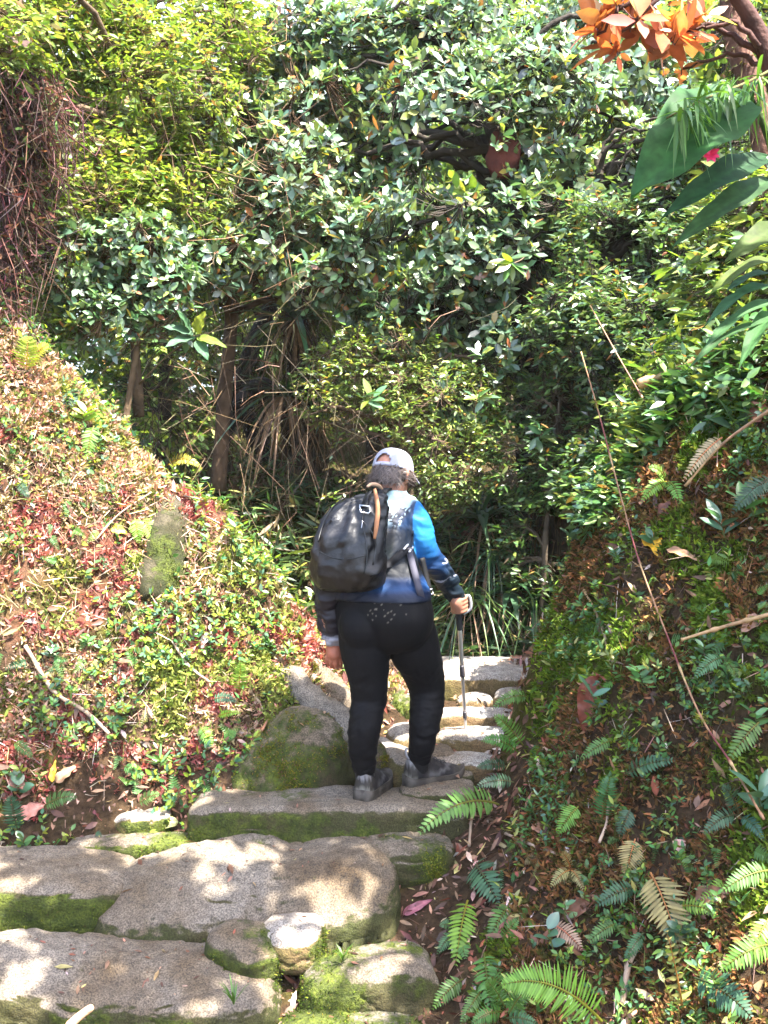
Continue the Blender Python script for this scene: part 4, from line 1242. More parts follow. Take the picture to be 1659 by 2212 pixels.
tree('small_leaved_tree', 'lime-green small-leaved tree filling the upper left behind the mossy trunk', 'tree',
     TR((300, 900, 6.1, .03), (290, 600, 6.2, .028), (330, 300, 6.3, .022), (300, 20, 6.4, .015)),
     [B(180, 120, 6.2, .5, .4, .45), B(330, 200, 6.2, .5, .4, .45), B(230, 420, 6.0, .4, .35, .4), B(420, 90, 6.6, .5, .4, .4), B(160, 620, 5.8, .25, .25, .3), B(90, 40, 6.0, .4, .4, .3), B(370, 420, 6.2, .35, .3, .4), B(40, 70, 5.15, .28, .22, .16), B(-10, 130, 5.1, .2, .12, .12), B(95, 470, 5.6, .16, .16, .4)],
     3900, (.056, .38, 7, 'lance'), PAL_LIME, wood=(.09, .06, .035), limbs=26, mat='leaf', seed=103, gap=.40, gfreq=2.4, mode='spray')
tree('leafy_shrub', 'glossy blue-green shrub rising behind the crest of the red moss bank', 'shrub',
     TR((260, 980, 5.75, .022), (280, 850, 5.75, .02), (300, 700, 5.75, .018), (280, 560, 5.75, .012)),
     [B(230, 690, 5.75, .25, .2, .25), B(340, 640, 5.8, .3, .22, .22), B(290, 540, 5.8, .3, .25, .2), B(400, 740, 5.9, .22, .2, .16), B(150, 560, 5.7, .2, .2, .25)],
     1100, (.058, .44, 6, 'oblong'), PAL_BLUE + [(3, (.07, .14, .05))], wood=(.09, .06, .035), limbs=14, seed=104, gap=.36)
tree('small_leaved_shrub', 'fine-leaved glittering shrub directly above the cap of the hiker', 'shrub',
     TR((880, 1250, 6.2, .03), (890, 1080, 6.2, .025), (880, 900, 6.2, .02), (870, 740, 6.25, .012)),
     [B(850, 790, 6.25, .35, .3, .35), B(930, 900, 6.15, .4, .3, .35), B(800, 950, 6.2, .3, .25, .3), B(980, 1000, 6.05, .3, .3, .25), B(860, 1060, 6.1, .5, .25, .2), B(740, 840, 6.3, .3, .25, .3), B(1010, 860, 6.2, .3, .25, .25)],
     1900, (.038, .4, 6, 'lance'), PAL_LIME + [(5, (.09, .13, .04))], wood=(.09, .06, .04), limbs=22, seed=105, gap=.46, gfreq=2.6, mode='spray', twig=.0025)
tree('small_leaved_shrub', 'thin dark-green shrub growing round the mossy trunk left of the right bank', 'shrub',
     TR((1170, 1330, 5.85, .018), (1180, 1150, 5.85, .016), (1195, 980, 5.9, .012), (1210, 860, 5.9, .008)),
     [B(1170, 1180, 5.85, .28, .15, .3), B(1230, 1000, 5.85, .28, .15, .35), B(1130, 980, 5.95, .28, .15, .3), B(1240, 830, 5.95, .3, .15, .25)],
     620, (.055, .36, 6, 'lance'), PAL_MID + PAL_DARK, wood=(.08, .06, .04), limbs=16, seed=108, gap=.46, gfreq=3, mode='spray', twig=.002)
tree('small_leaved_tree', 'dark-stemmed small-leaved tree between the tall burl trunk and the right bank', 'tree',
     TR((1290, 1150, 6.0, .06), (1285, 850, 6.1, .055), (1310, 560, 6.2, .04), (1290, 330, 6.3, .025)),
     [B(1330, 560, 6.0, .4, .35, .4), B(1430, 400, 6.2, .4, .35, .35), B(1260, 700, 5.9, .35, .3, .3), B(1400, 760, 5.7, .4, .3, .35), B(1520, 560, 5.8, .35, .3, .35), B(1560, 320, 6.0, .35, .3, .35)],
     3900, (.054, .38, 6, 'lance'), PAL_MID + PAL_BLUE, wood=DARKW, limbs=26, seed=106, gap=.40, gfreq=2.3, mode='spray')
tree('leafy_shrub', 'bright bushy shrub on the crest of the right bank', 'shrub',
     TR((1640, 820, 4.7, .05), (1620, 650, 4.75, .04), (1600, 480, 4.8, .03)),
     [B(1600, 620, 4.8, .3, .25, .25), B(1640, 470, 4.9, .3, .25, .25), B(1560, 740, 4.7, .22, .2, .16), B(1500, 830, 4.65, .2, .2, .12)],
     560, (.085, .32, 6, 'lance'), PAL_LIME + [(4, (.05, .11, .04))], wood=(.06, .045, .03), limbs=12, seed=107, gap=.36, mode='spray')
for k, (lab, x, y, d, r_, ln, tp, pal) in enumerate([('leafy bush on the outer crest of the right bank', 1330, 1060, 4.55, .13, .055, 'oblong', PAL_MID + SGP), ('bush of pale oval leaves higher on the crest of the right bank', 1425, 935, 4.6, .16, .06, 'ovate', PAL_LIME + SGP), ('bush with long drooping leaves below the mossy horizontal bough', 1520, 860, 4.5, .17, .085, 'lance', PAL_MID + SGP),
                                                     ('dense bush at the right edge under the ribbed leaves', 1630, 800, 4.3, .18, .075, 'oblong', PAL_MID + SGP), ('dark bush behind the outer crest of the right bank', 1290, 1010, 4.9, .14, .05, 'oblong', PAL_DARK + PAL_MID), ('airy bush just above the crest where the thin dead cane ends', 1450, 820, 4.9, .2, .06, 'lance', PAL_LIME + PAL_MID)]):
    c0 = P(x, y, d); g = height(c0[:1], c0[1:2])[0]
    tree('leafy_bush', lab, 'bush', [(np.array([c0[0], c0[1], g - .03]), .012), (np.array([c0[0] + .02, c0[1], (g + c0[2]) / 2]), .010), (c0, .006)], [(c0, np.array([r_, r_ * .8, r_])), (c0 - np.array([r_ * .5, .05, r_ * .7]), np.array([r_, r_ * .8, r_ * .7]))], int(200 + 500 * r_), (ln, .36, 6, tp), pal, 'bushes on the crest of the right bank', wood=(.09, .06, .035), limbs=12, seed=140 + k, gap=.30, gfreq=4, mode='spray', twig=.002)
# the sunlit trees behind, each with its own crown
for i, (x, d, top, lab) in enumerate([(60, 8.2, -60, 'sunlit lime-green tree at the far upper left corner behind the mossy trunk'), (330, 9.2, 10, 'tall pale-green tree behind the lime small-leaved tree'), (560, 10.2, 150, 'low bright tree glowing through the dark gap beside the strap-leaved plants'),
                                      (800, 9.4, 60, 'sunlit tree behind the fine-leaved glittering shrub'), (1010, 10.0, -40, 'pale tree behind the tallest burl-trunked tree'), (1240, 9.0, -20, 'sunlit tree behind the small-leaved tree near the right bank'), (1480, 8.6, -60, 'bright tree behind the big dark leaves at the upper right'), (1680, 8.0, -80, 'leafy tree at the far upper right edge')]):
    g = height(np.array([(x - 829.5) / F * d]), np.array([d]))[0]
    zt = P(x, top, d)[2]; x0 = (x - 829.5) / F * d; hh = zt - g
    bl = [(np.array([x0 + rng.normal() * .3, d + rng.normal() * .25, g + hh * u]), np.array([.62, .5, .42])) for u in (.16, .32, .48, .62, .76, .9)]
    tree('background_tree', lab, 'tree', [(np.array([x0, d + .2, g - .1]), .07), (np.array([x0 + .1, d + .2, g + hh * .4]), .06), (np.array([x0 - .05, d + .2, g + hh * .9]), .03)], bl, 1050, (.11, .42, 6, 'oblong'), PAL_LIME + PAL_MID, 'sunlit trees behind the gap',
         wood=DARKW, limbs=16, mat='leaf', seed=110 + i, gap=.40, gfreq=1.8, mode='spray' if i % 2 else 'whorl', twig=.005)

# trunks without a crown of their own in view
def trunk_only(label, pts, wood, n_strands=0, smin=.1, smax=.4, scol=(.09, .06, .035), seed=0, name='mossy_tree', lump=.35, spread=1.0, tangle=0):
    mb = MB(); c, r = catmull(np.array([p for p, _ in pts]), np.array([r for _, r in pts]), 7)
    mb.tube(c, r, 18, col=wood, lump=lump, lseed=seed, lfreq=7)
    root = tag(empty(name, c[0]), label, 'tree', 'bare and mossy trunks in the shade')
    mb.build('trunk', M['bark'], root)
    if n_strands:
        L = Leaves()
        k = rng.integers(0, len(c), n_strands); a = rng.uniform(0, 2 * math.pi, n_strands)
        o = np.stack([np.cos(a), np.sin(a), a * 0], -1)
        p = c[k] + o * (r[k] * rng.uniform(.7, 1.25 * spread, n_strands))[:, None]
        ln = rng.uniform(smin, smax, n_strands)
        q = p + o * (.04 * rng.random(n_strands) * spread)[:, None]; q[:, 2] -= ln * .5
        e = q + (.03 + .07 * tangle) * rng.normal(size=q.shape); e[:, 2] -= ln * .5
        if tangle: q = q + .05 * rng.normal(size=q.shape) + .05 * fbm(q * 9, 2, 4)[:, None]
        cc = np.array(scol) * rng.uniform(.35, 1.7, (n_strands, 1)) * (1 + .15 * rng.normal(size=(n_strands, 3)))
        sticks(L, p, q, .0035, cc); sticks(L, q, e, .0025, cc, .0008)
        m_ = n_strands * 2
        k = rng.integers(0, len(c), m_); a = rng.uniform(0, 2 * math.pi, m_); o = np.stack([np.cos(a), np.sin(a), a * 0], -1)
        L.put(TPLM, c[k] + o * r[k][:, None] * rng.uniform(.95, 1.2, (m_, 1)), nrm(o + np.array([0, 0, -.6]) + .5 * rng.normal(size=(m_, 3))), rdir(m_), rng.uniform(.02, .05, m_), .014, pick([(2, (.07, .06, .02)), (2, (.10, .06, .035)), (1, (.05, .07, .015)), (1, (.13, .05, .035))], m_, .3), 0)
        if tangle:
            m_ = 700; k = rng.integers(0, len(c), m_); a = rng.uniform(0, 2 * math.pi, m_); o = np.stack([np.cos(a), np.sin(a), a * 0], -1)
            pp = c[k] + o * r[k][:, None] * rng.uniform(.8, 1.7, (m_, 1))
            for _ in range(5): L.put(TPL['lance'], pp + .03 * rng.normal(size=pp.shape), nrm(o + rdir(m_) * .9 - np.array([0, 0, .3])), rdir(m_), rng.uniform(.03, .09, m_), .018, pick([(3, (.13, .06, .05)), (2, (.07, .05, .03)), (1.5, (.07, .12, .03)), (1, (.22, .10, .07))], m_, .3))
        L.build('hanging_moss', M['moss'], root)
    return root


trunk_only('thick shaggy dark trunk at the left edge hung with brown roots', [(P(-30, 780, 5.35), .13), (P(-25, 560, 5.35), .12), (P(-5, 400, 5.35), .13), (P(10, 270, 5.35), .17), (P(-15, 180, 5.35), .19), (P(-60, 60, 5.5), .10)], (.05, .03, .026), 1500, .06, .42, (.10, .055, .045), 120, spread=1.9, lump=.9, tangle=1)
trunk_only('mossy brown trunk with hanging roots left of the right bank', [(P(1235, 1420, 6.05), .15), (P(1225, 1250, 6.1), .13), (P(1210, 1050, 6.15), .10), (P(1200, 850, 6.2), .085), (P(1215, 650, 6.3), .06), (P(1250, 480, 6.4), .04)], (.05, .035, .02), 1500, .1, .4, (.08, .055, .03), 121, spread=1.3)
trunk_only('crooked dark trunk in the gap above the left bank crest', [(P(545, 1130, 7.4), .10), (P(560, 960, 7.4), .08), (P(520, 860, 7.4), .055), (P(540, 760, 7.4), .06), (P(590, 640, 7.4), .05), (P(600, 480, 7.5), .04)], DARKW, 250, .1, .3, (.06, .045, .03), 122)
trunk_only('dark sideways bough looping across the bright gap', [(P(470, 1010, 7.3), .05), (P(500, 900, 7.25), .045), (P(560, 830, 7.25), .05), (P(610, 880, 7.3), .05), (P(640, 1010, 7.35), .06)], DARKW, 120, .1, .25, (.06, .045, .03), 123)
trunk_only('slim straight dark trunk behind the burl tree on its right', [(P(1195, 1250, 7.2), .06), (P(1180, 900, 7.2), .05), (P(1170, 600, 7.2), .045), (P(1185, 420, 7.2), .03)], DARKW, 150, .1, .3, (.06, .05, .03), 124)
trunk_only('reddish forked trunk at the upper right corner', [(P(1700, 620, 5.6), .08), (P(1640, 250, 5.6), .065), (P(1590, 90, 5.6), .055), (P(1570, -60, 5.6), .045)], (.10, .05, .035), 160, .05, .2, (.10, .07, .04), 125)
trunk_only('root-hung dark trunk above the strap-leaved rosettes', [(P(655, 1120, 7.0), .11), (P(650, 900, 7.0), .10), (P(640, 700, 7.05), .08), (P(655, 520, 7.1), .05)], (.04, .03, .02), 700, .1, .4, (.09, .06, .035), 126, spread=1.4)
trunk_only('thin bare trunk showing at the top centre against the sky', [(P(560, 240, 8.0), .05), (P(585, 90, 8.0), .05), (P(600, -40, 8.0), .045)], (.07, .045, .04), 40, .05, .15, seed=127)

# red-leaved tree leaning in from the right bank
rt = tree('red_leaved_tree', 'branch-laden tree with orange-red leaves hanging into the upper right', 'tree',
          TR((1760, 800, 4.7, .06), (1730, 400, 4.75, .055), (1660, 120, 4.75, .045), (1560, -40, 4.7, .03), (1460, -60, 4.65, .02)),
          [B(1380, 60, 4.6, .20, .16, .16), B(1440, 20, 4.7, .2, .18, .14), B(1330, 40, 4.7, .12, .12, .10), B(1400, 170, 4.55, .08, .08, .10), B(1470, 110, 4.8, .12, .1, .1)],
          34, (.15, .36, 5, 'oblong'), PAL_RED, wood=(.06, .03, .025), limbs=12, mat='leaf', seed=130, gap=.2)
# leaf canopy over the right bank and the lower steps: the crown the shade comes from, mostly above the frame
tree('overhanging_tree', 'large-leaved tree leaning over the right bank with its crown above the frame', 'tree',
     [(np.array([3.2, 2.6, 1.2]), .10), (np.array([3.0, 2.5, 2.6]), .09), (np.array([2.7, 2.4, 3.4]), .07), (np.array([2.2, 2.3, 4.1]), .04)],
     [(np.array([.95, 3.0, 4.15]), np.array([.45, .36, .22])), (np.array([1.5, 2.7, 4.2]), np.array([.5, .4, .25])), (np.array([.9, 1.9, 4.2]), np.array([.55, .45, .25])), (np.array([2.0, 2.2, 4.0]), np.array([.55, .5, .3])), (np.array([2.6, 2.9, 3.9]), np.array([.45, .4, .3])), (np.array([1.8, 1.4, 4.1]), np.array([.55, .45, .3])), (np.array([.2, 2.2, 4.3]), np.array([.4, .35, .2])), (np.array([-.2, 2.85, 4.25]), np.array([.5, .3, .2]))],
     640, (.17, .42, 6, 'oblong'), PAL_MID, wood=DARKW, limbs=18, seed=131, gap=.42)

# far wood: reads as one leafy mass through the gaps
L = Leaves()
n = 26000
p = np.stack([rng.uniform(-8, 8, n), rng.uniform(11.5, 15, n), rng.uniform(0, 1, n)], -1)
g = height(p[:, 0], p[:, 1], False)
top = 5.6 + 1.1 * fbm(np.stack([p[:, 0] * .7, p[:, 1] * .7, p[:, 0] * 0], -1), 3, 55) + .25 * (p[:, 1] - 11.5) - .9 * np.exp(-((p[:, 0] + 1.3) / .9) ** 2)
p[:, 2] = g + (top - g) * p[:, 2] ** .8
ok = vnoise(p * 1.1, 77) > .36; p = p[ok]; n = len(p)
for k in range(3):
    L.put(TPL['oblong'], p + .08 * rng.normal(size=p.shape), rdir(n), np.array([.3, -.4, .9]) + .6 * rng.normal(size=(n, 3)), rng.uniform(.12, .24, n), rng.uniform(.05, .1, n), pick(PAL_LIME + PAL_MID, n, .3))
tag(L.build('far_woods', M['leaf']), 'sunlit far woods seen as one leafy mass through the gaps between trunks', 'woods', kind='stuff')

# ------------------------------------------------------------------ strap-leaved plants, grasses, big leaves
def arc_leaf(L, base, d0, length, width, droop, col, n=7, fold=.3, nor=None):
    """one long leaf bending over under its weight"""
    t = np.linspace(0, 1, n)
    d0 = nrm(d0)
    p = base + d0 * (length * t)[:, None] + np.array([0, 0, -1.0]) * (droop * length * t ** 2)[:, None]
    T = nrm(np.gradient(p, axis=0)); ref = np.array([0, 0, 1.0]) if nor is None else nor
    S = nrm(np.cross(T, ref)); N_ = np.cross(S, T)
    w = width / 2 * np.minimum(1, (1 - t) * 1.9 + .02) * (.6 + .4 * np.minimum(1, t * 4))
    Lf = p - S * w[:, None] + N_ * (w * fold)[:, None]; Rt = p + S * w[:, None] + N_ * (w * fold)[:, None]
    V = np.stack([Lf, p, Rt], 1).reshape(-1, 3)
    q = []
    for k in range(n - 1):
        a = 3 * k; q += [[a, a + 3, a + 4, a + 1], [a + 1, a + 4, a + 5, a + 2]]
    L.raw(V, q, (), col)


def rosette(label, px, py, d, n, length, width, pal, dead=0, droop=.45, up=.5, name='strap_leaved_plant', group='strap-leaved plants on the dark trunks', cat='plant', jit=.35, mat='leaf_gloss', fan=None):
    c = P(px, py, d); root = tag(empty(name, c), label, cat, group)
    L = Leaves()
    for k in range(n):
        a = 2 * math.pi * k * .382 * 1.0 + rng.normal() * .3
        dr = np.array([math.cos(a), math.sin(a), up + jit * rng.normal()])
        if fan is not None: dr = dr + fan
        arc_leaf(L, c + .02 * rng.normal(size=3), dr, length * rng.uniform(.6, 1.15), width * rng.uniform(.8, 1.2), droop * rng.uniform(.5, 1.4), pick(pal, 1, .3)[0])
    L.build('leaf_rosette', M[mat], root)
    if dead:
        L = Leaves()
        for k in range(dead):
            a = rng.uniform(0, 2 * math.pi)
            arc_leaf(L, c + np.array([.03 * math.cos(a), .03 * math.sin(a), -.02]), np.array([math.cos(a) * .7, math.sin(a) * .7 - .3, -.5 + .4 * rng.normal()]), length * rng.uniform(.45, .9), width * rng.uniform(.25, .6), .8, np.array([.19, .11, .055]) * rng.uniform(.5, 1.4))
        L.build('dead_leaves', M['dry'], root)
    return root


PST = [(3, (.025, .06, .03)), (2, (.045, .10, .04)), (1, (.08, .15, .04))]
rosette('upper spiky rosette of dark strap leaves in the shade', 640, 690, 6.8, 30, .62, .045, PST, 16)
rosette('middle strap-leaved rosette with pale dead leaves hanging', 615, 850, 6.75, 26, .55, .045, PST, 34)
rosette('lowest strap-leaved rosette over the mossy mound', 700, 900, 6.7, 16, .45, .035, PST, 22)
rosette('spiky rosette beside the shoulder of the hiker on the right', 1045, 1120, 6.35, 24, .5, .035, PST, 10)
rosette('low rosette with tan dead leaves right of the walking pole', 1095, 1275, 6.0, 16, .4, .04, PST, 26, up=.3)
rosette('hanging green grass clump above the landing slab', 1010, 1290, 5.95, 60, .55, .012, PST + [(2, (.10, .16, .03))], 22, droop=1.0, name='grass_clump', group='grass clumps', cat='grass clump', mat='leaf')
rosette('long drooping grass clump at the foot of the mossy trunk', 1150, 1310, 5.95, 60, .55, .012, PST + [(2, (.06, .12, .03))], 26, droop=1.1, name='grass_clump', group='grass clumps', cat='grass clump', mat='leaf')
rosette('slim grass clump just right of the walking pole grip', 1065, 1200, 6.1, 50, .5, .012, PST, 16, droop=1.0, name='grass_clump', group='grass clumps', cat='grass clump', mat='leaf')
for lab, x, y, n, ln, w in [('grass tuft growing from the front of the lowest slab', 505, 2170, 13, .14, .007), ('grassy sprig between the mossy block and the small sunlit stone', 740, 2075, 9, .10, .007)]:
    h = hit(x, y) if False else P(x, y, 3.26 if x < 600 else 3.5)
    root = tag(empty('grass_tuft', h), lab, 'grass tuft', 'grass tufts on the steps'); L = Leaves()
    for k in range(n):
        a = rng.uniform(0, 6.28); arc_leaf(L, h, (math.cos(a) * .5, math.sin(a) * .5, 1.0), ln * rng.uniform(.6, 1.1), w, .35, np.array([.07, .15, .025]) * rng.uniform(.7, 1.4))
    L.build('blade_cluster', M['leaf'], root)


def hi_leaf(base, tip, width, col, name, parent=None, nor=(0, -.7, .7), kind='ovate', mat='leaf_matte', sag=.2, fold=.25, veins=True, wavy=.06, n=18, m=7):
    """one large leaf with midrib, veins and a wavy edge"""
    base, tip = np.asarray(base), np.asarray(tip); L_ = np.linalg.norm(tip - base)
    d = (tip - base) / L_; z = nrm(np.asarray(nor, float) - d * np.dot(nor, d)); x = np.cross(d, z)
    t = np.linspace(0, 1, n); s = np.linspace(-1, 1, m)
    w = {'ovate': np.sin(np.pi * t ** .62) ** .8, 'oblong': np.sin(np.pi * t ** .9) ** .75, 'lance': np.sin(np.pi * t ** .7) ** .95}[kind]
    w = np.maximum(w / w.max(), .02)
    T_, S_ = np.meshgrid(t, s, indexing='ij'); Wd = w[:, None] * width / 2
    lift = fold * np.abs(S_) * Wd - sag * L_ * (T_ - .3) ** 2 + wavy * width * np.sin(T_ * 17 + S_ * 2) * S_ ** 2
    if veins: lift = lift + .012 * width * np.cos((T_ * 11 - np.abs(S_) * 2.2) * 2 * np.pi) * (np.abs(S_) > .1)
    V = base + d * (T_ * L_)[..., None] + x * (S_ * Wd)[..., None] + z * lift[..., None]
    i = (np.arange(n - 1)[:, None] * m + np.arange(m - 1)[None, :]).ravel()
    c = np.tile(np.asarray(col, float), (n * m, 1)); vein = (np.abs(S_) < .2) | (np.cos((T_ * 11 - np.abs(S_) * 2.2) * 2 * np.pi) > .93)
    c[vein.ravel()] *= 1.35
    c = c * (1 + .2 * fbm(V.reshape(-1, 3) * 22, 2, 3))[:, None]
    return link(name, make_mesh(name, V, [np.stack([i, i + m, i + m + 1, i + 1], -1)], M[mat], c), parent)


def stalk(parent, pts, r, col, name='stem'):
    mb = MB(); mb.tube(pts, np.linspace(r, r * .6, len(pts)), 8, sub=5, col=col); return mb.build(name, M['bark'], parent)


bp = P(1720, 520, 3.9)
big = tag(empty('large_leaved_plant', bp), 'plant with huge dark drooping leaves hanging at the upper right', 'plant')
stalk(big, [P(1760, 760, 4.0), P(1710, 500, 3.9), P(1660, 300, 3.8), P(1610, 190, 3.75)], .018, (.04, .06, .02))
for b, t_, w, c in [((1605, 195, 3.75), (1372, 385, 3.45), .30, (.026, .085, .022)), ((1660, 330, 3.8), (1440, 435, 3.5), .12, (.018, .055, .02)), ((1670, 380, 3.85), (1462, 500, 3.55), .10, (.03, .07, .022)), ((1700, 480, 3.8), (1575, 545, 3.6), .10, (.06, .09, .02))]:
    hi_leaf(P(*b), P(*t_), w, c, 'leaf', big, nor=(-.1, -.75, .5), sag=.25, fold=.2)
gp = P(1740, 700, 3.9)
gin = tag(empty('ginger_plant', gp), 'plant with glossy arching ribbed leaves at the right edge above the bank', 'plant')
stalk(gin, [P(1760, 900, 4.0), P(1730, 720, 3.95), P(1690, 620, 3.9)], .014, (.05, .08, .02))
for b, t_, w, c in [((1700, 610, 3.9), (1515, 650, 3.7), .085, (.04, .10, .045)), ((1720, 640, 3.9), (1500, 700, 3.65), .075, (.06, .13, .05)), ((1690, 590, 3.9), (1560, 600, 3.8), .07, (.03, .08, .04)), ((1700, 660, 3.9), (1590, 740, 3.6), .085, (.05, .12, .04)), ((1690, 690, 3.85), (1470, 740, 3.6), .05, (.04, .09, .03)), ((1720, 560, 3.9), (1520, 585, 3.7), .10, (.08, .11, .02))]:
    hi_leaf(P(*b), P(*t_), w, c, 'leaf', gin, nor=(-.2, -.35, .9), kind='lance', sag=.5, fold=.35)
bam = tag(empty('bamboo_spray', P(1620, 180, 4.0)), 'tuft of narrow light-green hanging bamboo leaves before the huge dark leaf', 'bamboo')
stalk(bam, [P(1720, 120, 4.1), P(1620, 175, 3.9), P(1520, 215, 3.65), P(1440, 255, 3.6)], .006, (.10, .09, .03))
L = Leaves()
for k in range(85):
    u = rng.random(); b = P(1650 - 190 * u, 165 + 80 * u + rng.normal() * 14, 3.75 - .2 * u)
    arc_leaf(L, b, (rng.normal() * .5, -.3 + .3 * rng.normal(), -.5 + .6 * rng.normal()), rng.uniform(.10, .19), .014, .5, np.array([.09, .19, .035]) * rng.uniform(.6, 1.5))
L.build('leaf_spray', M['leaf'], bam)
fl_ = tag(empty('flower', P(1535, 333, 3.9)), 'small bright pink flower hanging before the huge dark leaves', 'flower')
L = Leaves(); c0 = P(1535, 333, 3.55)
for k in range(6):
    a = k * 1.05; L.put(TPLH['ovate'], c0, nrm([math.cos(a) * .8, -.3, math.sin(a) * .6 - .3]), (0, -1, .2), .032, .022, np.array([[.75, .03, .16]]))
L.build('petals', M['leaf'], fl_)
stalk(fl_, [P(1600, 315, 3.7), P(1560, 318, 3.6), P(1537, 328, 3.55)], .002, (.07, .05, .03))

# ------------------------------------------------------------------ ferns
def fern(label, fronds, pal=None, group='ferns on the right bank', name='fern'):
    """fronds: (base px, tip px, base lift towards the camera, tip lift, relative pinna length, pinna pairs, bulge up)"""
    pal = pal or FG
    b0 = hit(*fronds[0][0])
    root = tag(empty(name, b0), label, 'fern', group)
    for k, (b, t_, lb, lt, wr, npair, bulge) in enumerate(fronds):
        pb = hit(*b); d0 = pb[1]
        pb = P(b[0], b[1], d0 - lb); dt = min(hit(*t_)[1] - .03, d0 + .05)
        pt = P(t_[0], t_[1], min(dt, d0 - lt))
        L_ = np.linalg.norm(pt - pb)
        out = nrm(np.array([-.12 * np.sign(pb[0]), -.75, .45]))
        mid = (pb + pt) / 2 + out * .18 * L_ + np.array([0, 0, bulge * L_])
        n = 26; u = np.linspace(0, 1, n)[:, None]
        p = (1 - u) ** 2 * pb + 2 * u * (1 - u) * mid + u * u * pt
        T = nrm(np.gradient(p, axis=0)); S = nrm(np.cross(T, out)); Nn = np.cross(S, T)
        col = pick(pal, 1, .15)[0]
        L = Leaves()
        ra = .0035 * (L_ / .25) ** .5
        V = np.stack([p + ra * (1.1 - u) * S, p - ra * (1.1 - u) * S, p + Nn * ra], 1).reshape(-1, 3)
        q = []
        for i in range(n - 1):
            a = 3 * i; q += [[a, a + 3, a + 5, a + 2], [a + 2, a + 5, a + 4, a + 1]]
        L.raw(V, q, (), col * np.array([1.7, .85, .7]))
        v = np.linspace(.10, .985, npair)
        pl = wr * L_ * np.minimum(1, .45 + v * 2.2) * (1 - v ** 2.2 * .93) ** .8
        pi = np.stack([np.interp(v, u[:, 0], p[:, c]) for c in range(3)], -1)
        Ti = nrm(np.stack([np.interp(v, u[:, 0], T[:, c]) for c in range(3)], -1)); Si = nrm(np.stack([np.interp(v, u[:, 0], S[:, c]) for c in range(3)], -1)); Ni = np.cross(Si, Ti)
        for s in (-1, 1):
            dr = Si * s + Ti * (.30 + .35 * v[:, None]) + Ni * (.12 + .12 * rng.normal(size=(npair, 1))) - np.array([0, 0, .12])
            ll = pl * rng.uniform(.88, 1.08, npair)
            L.put(TPLF, pi + .02 * s * 0 * Si, dr, Ni + .18 * rng.normal(size=(npair, 3)), ll, np.minimum(L_ * .88 / npair * 1.05, ll * .5), col * rng.uniform(.82, 1.2, (npair, 1)), .25)
        L.build('frond', M['fern'], root)
    return root


TPLF = leaf_tpl('lance', 5, .2, .25)
FG = [(3, (.06, .14, .03)), (2, (.08, .16, .035)), (1, (.05, .12, .045))]
FB = [(1, (.14, .24, .03)), (1, (.11, .22, .03))]
FT = [(1, (.18, .17, .06)), (1, (.15, .16, .05))]
FP = [(1, (.36, .24, .16))]
FD = [(1, (.035, .085, .04)), (1, (.045, .10, .05))]
FY = [(1, (.22, .30, .03)), (1, (.30, .30, .04))]
fern('largest bright green fern arching along the bottom edge', [((1300, 2206), (1085, 2128), .22, .25, .26, 34, .32)], FB)
fern('big olive-brown fern with drooping spread pinnae above the bottom right corner', [((1405, 1885), (1470, 2055), .10, .16, .36, 17, .1), ((1475, 2180), (1440, 2010), .05, .1, .12, 10, 0)], FT)
fern('bright hanging fern beside the squat mossy block', [((1010, 1945), (984, 2085), .06, .1, .24, 16, .1)], FB)
fern('fern tuft of dull fronds below the bright hanging one, next to the mossy block', [((1000, 2115), (935, 2180), .04, .08, .30, 14, .15), ((1040, 2140), (996, 2212), .05, .1, .28, 14, .1), ((1060, 2110), (1130, 2195), .06, .12, .30, 14, .15), ((1045, 2060), (1060, 2180), .06, .12, .25, 14, .1)], FG)
fern('straw-coloured small fern hanging on the bank between green ones', [((1372, 1812), (1352, 1890), .05, .08, .45, 15, .1)], [(1, (.26, .23, .08))])
fern('compact green fern on the bank left of the upright narrow one', [((1250, 1742), (1206, 1800), .05, .08, .40, 14, .12)], FB)
fern('upright narrow fern lit pale green under the glossy seedling', [((1300, 1768), (1318, 1672), .03, .05, .30, 16, 0)], FG)
fern('little dark green fern right of the upright narrow one', [((1362, 1748), (1338, 1806), .04, .06, .42, 11, .1)], FD)
fern('round-pinnaed fern lying sideways high on the lower bank', [((1350, 1672), (1458, 1642), .04, .05, .2, 14, .1)], FD)
fern('blue-green fern pointing down left near the bank middle', [((1372, 1918), (1288, 1955), .05, .09, .30, 13, .12)], FD)
fern('fern reaching in from the right edge halfway down the bank', [((1662, 1880), (1560, 1925), .08, .12, .26, 16, .15)], FG)
fern('larger fern at the right edge below the halfway one', [((1670, 2040), (1560, 2095), .10, .14, .32, 16, .2), ((1660, 1985), (1615, 2070), .05, .1, .3, 12, .1)], FB)
fern('broad blue-green fern in the bottom right corner', [((1500, 2112), (1622, 2196), .08, .14, .32, 17, .15)], FD)
fern('dead pinkish fern curled on the bank', [((1198, 1998), (1256, 2050), .05, .07, .32, 13, .12)], FP)
fern('fern overhanging the right end of the kerb-like step', [((1078, 1738), (905, 1800), .04, .35, .17, 20, .22)], FG)
fern('hanging dark fern left of the straw-coloured leaf litter', [((1022, 1862), (1075, 1950), .05, .08, .34, 14, .1)], FD)
fern('small fern pair between the bright hanging fern and the dead one', [((1100, 1955), (1056, 2032), .04, .08, .32, 13, .1), ((1085, 2030), (1120, 1985), .04, .06, .3, 11, .1)], FG)
fern('tiny bright fern beside the olive-brown one', [((1468, 1958), (1550, 1978), .05, .07, .24, 12, .2)], FB)
fern('fern just above the dark log low on the bank', [((1330, 1995), (1270, 2035), .04, .07, .3, 12, .1), ((1390, 2015), (1350, 2075), .04, .07, .3, 12, .1)], FG)
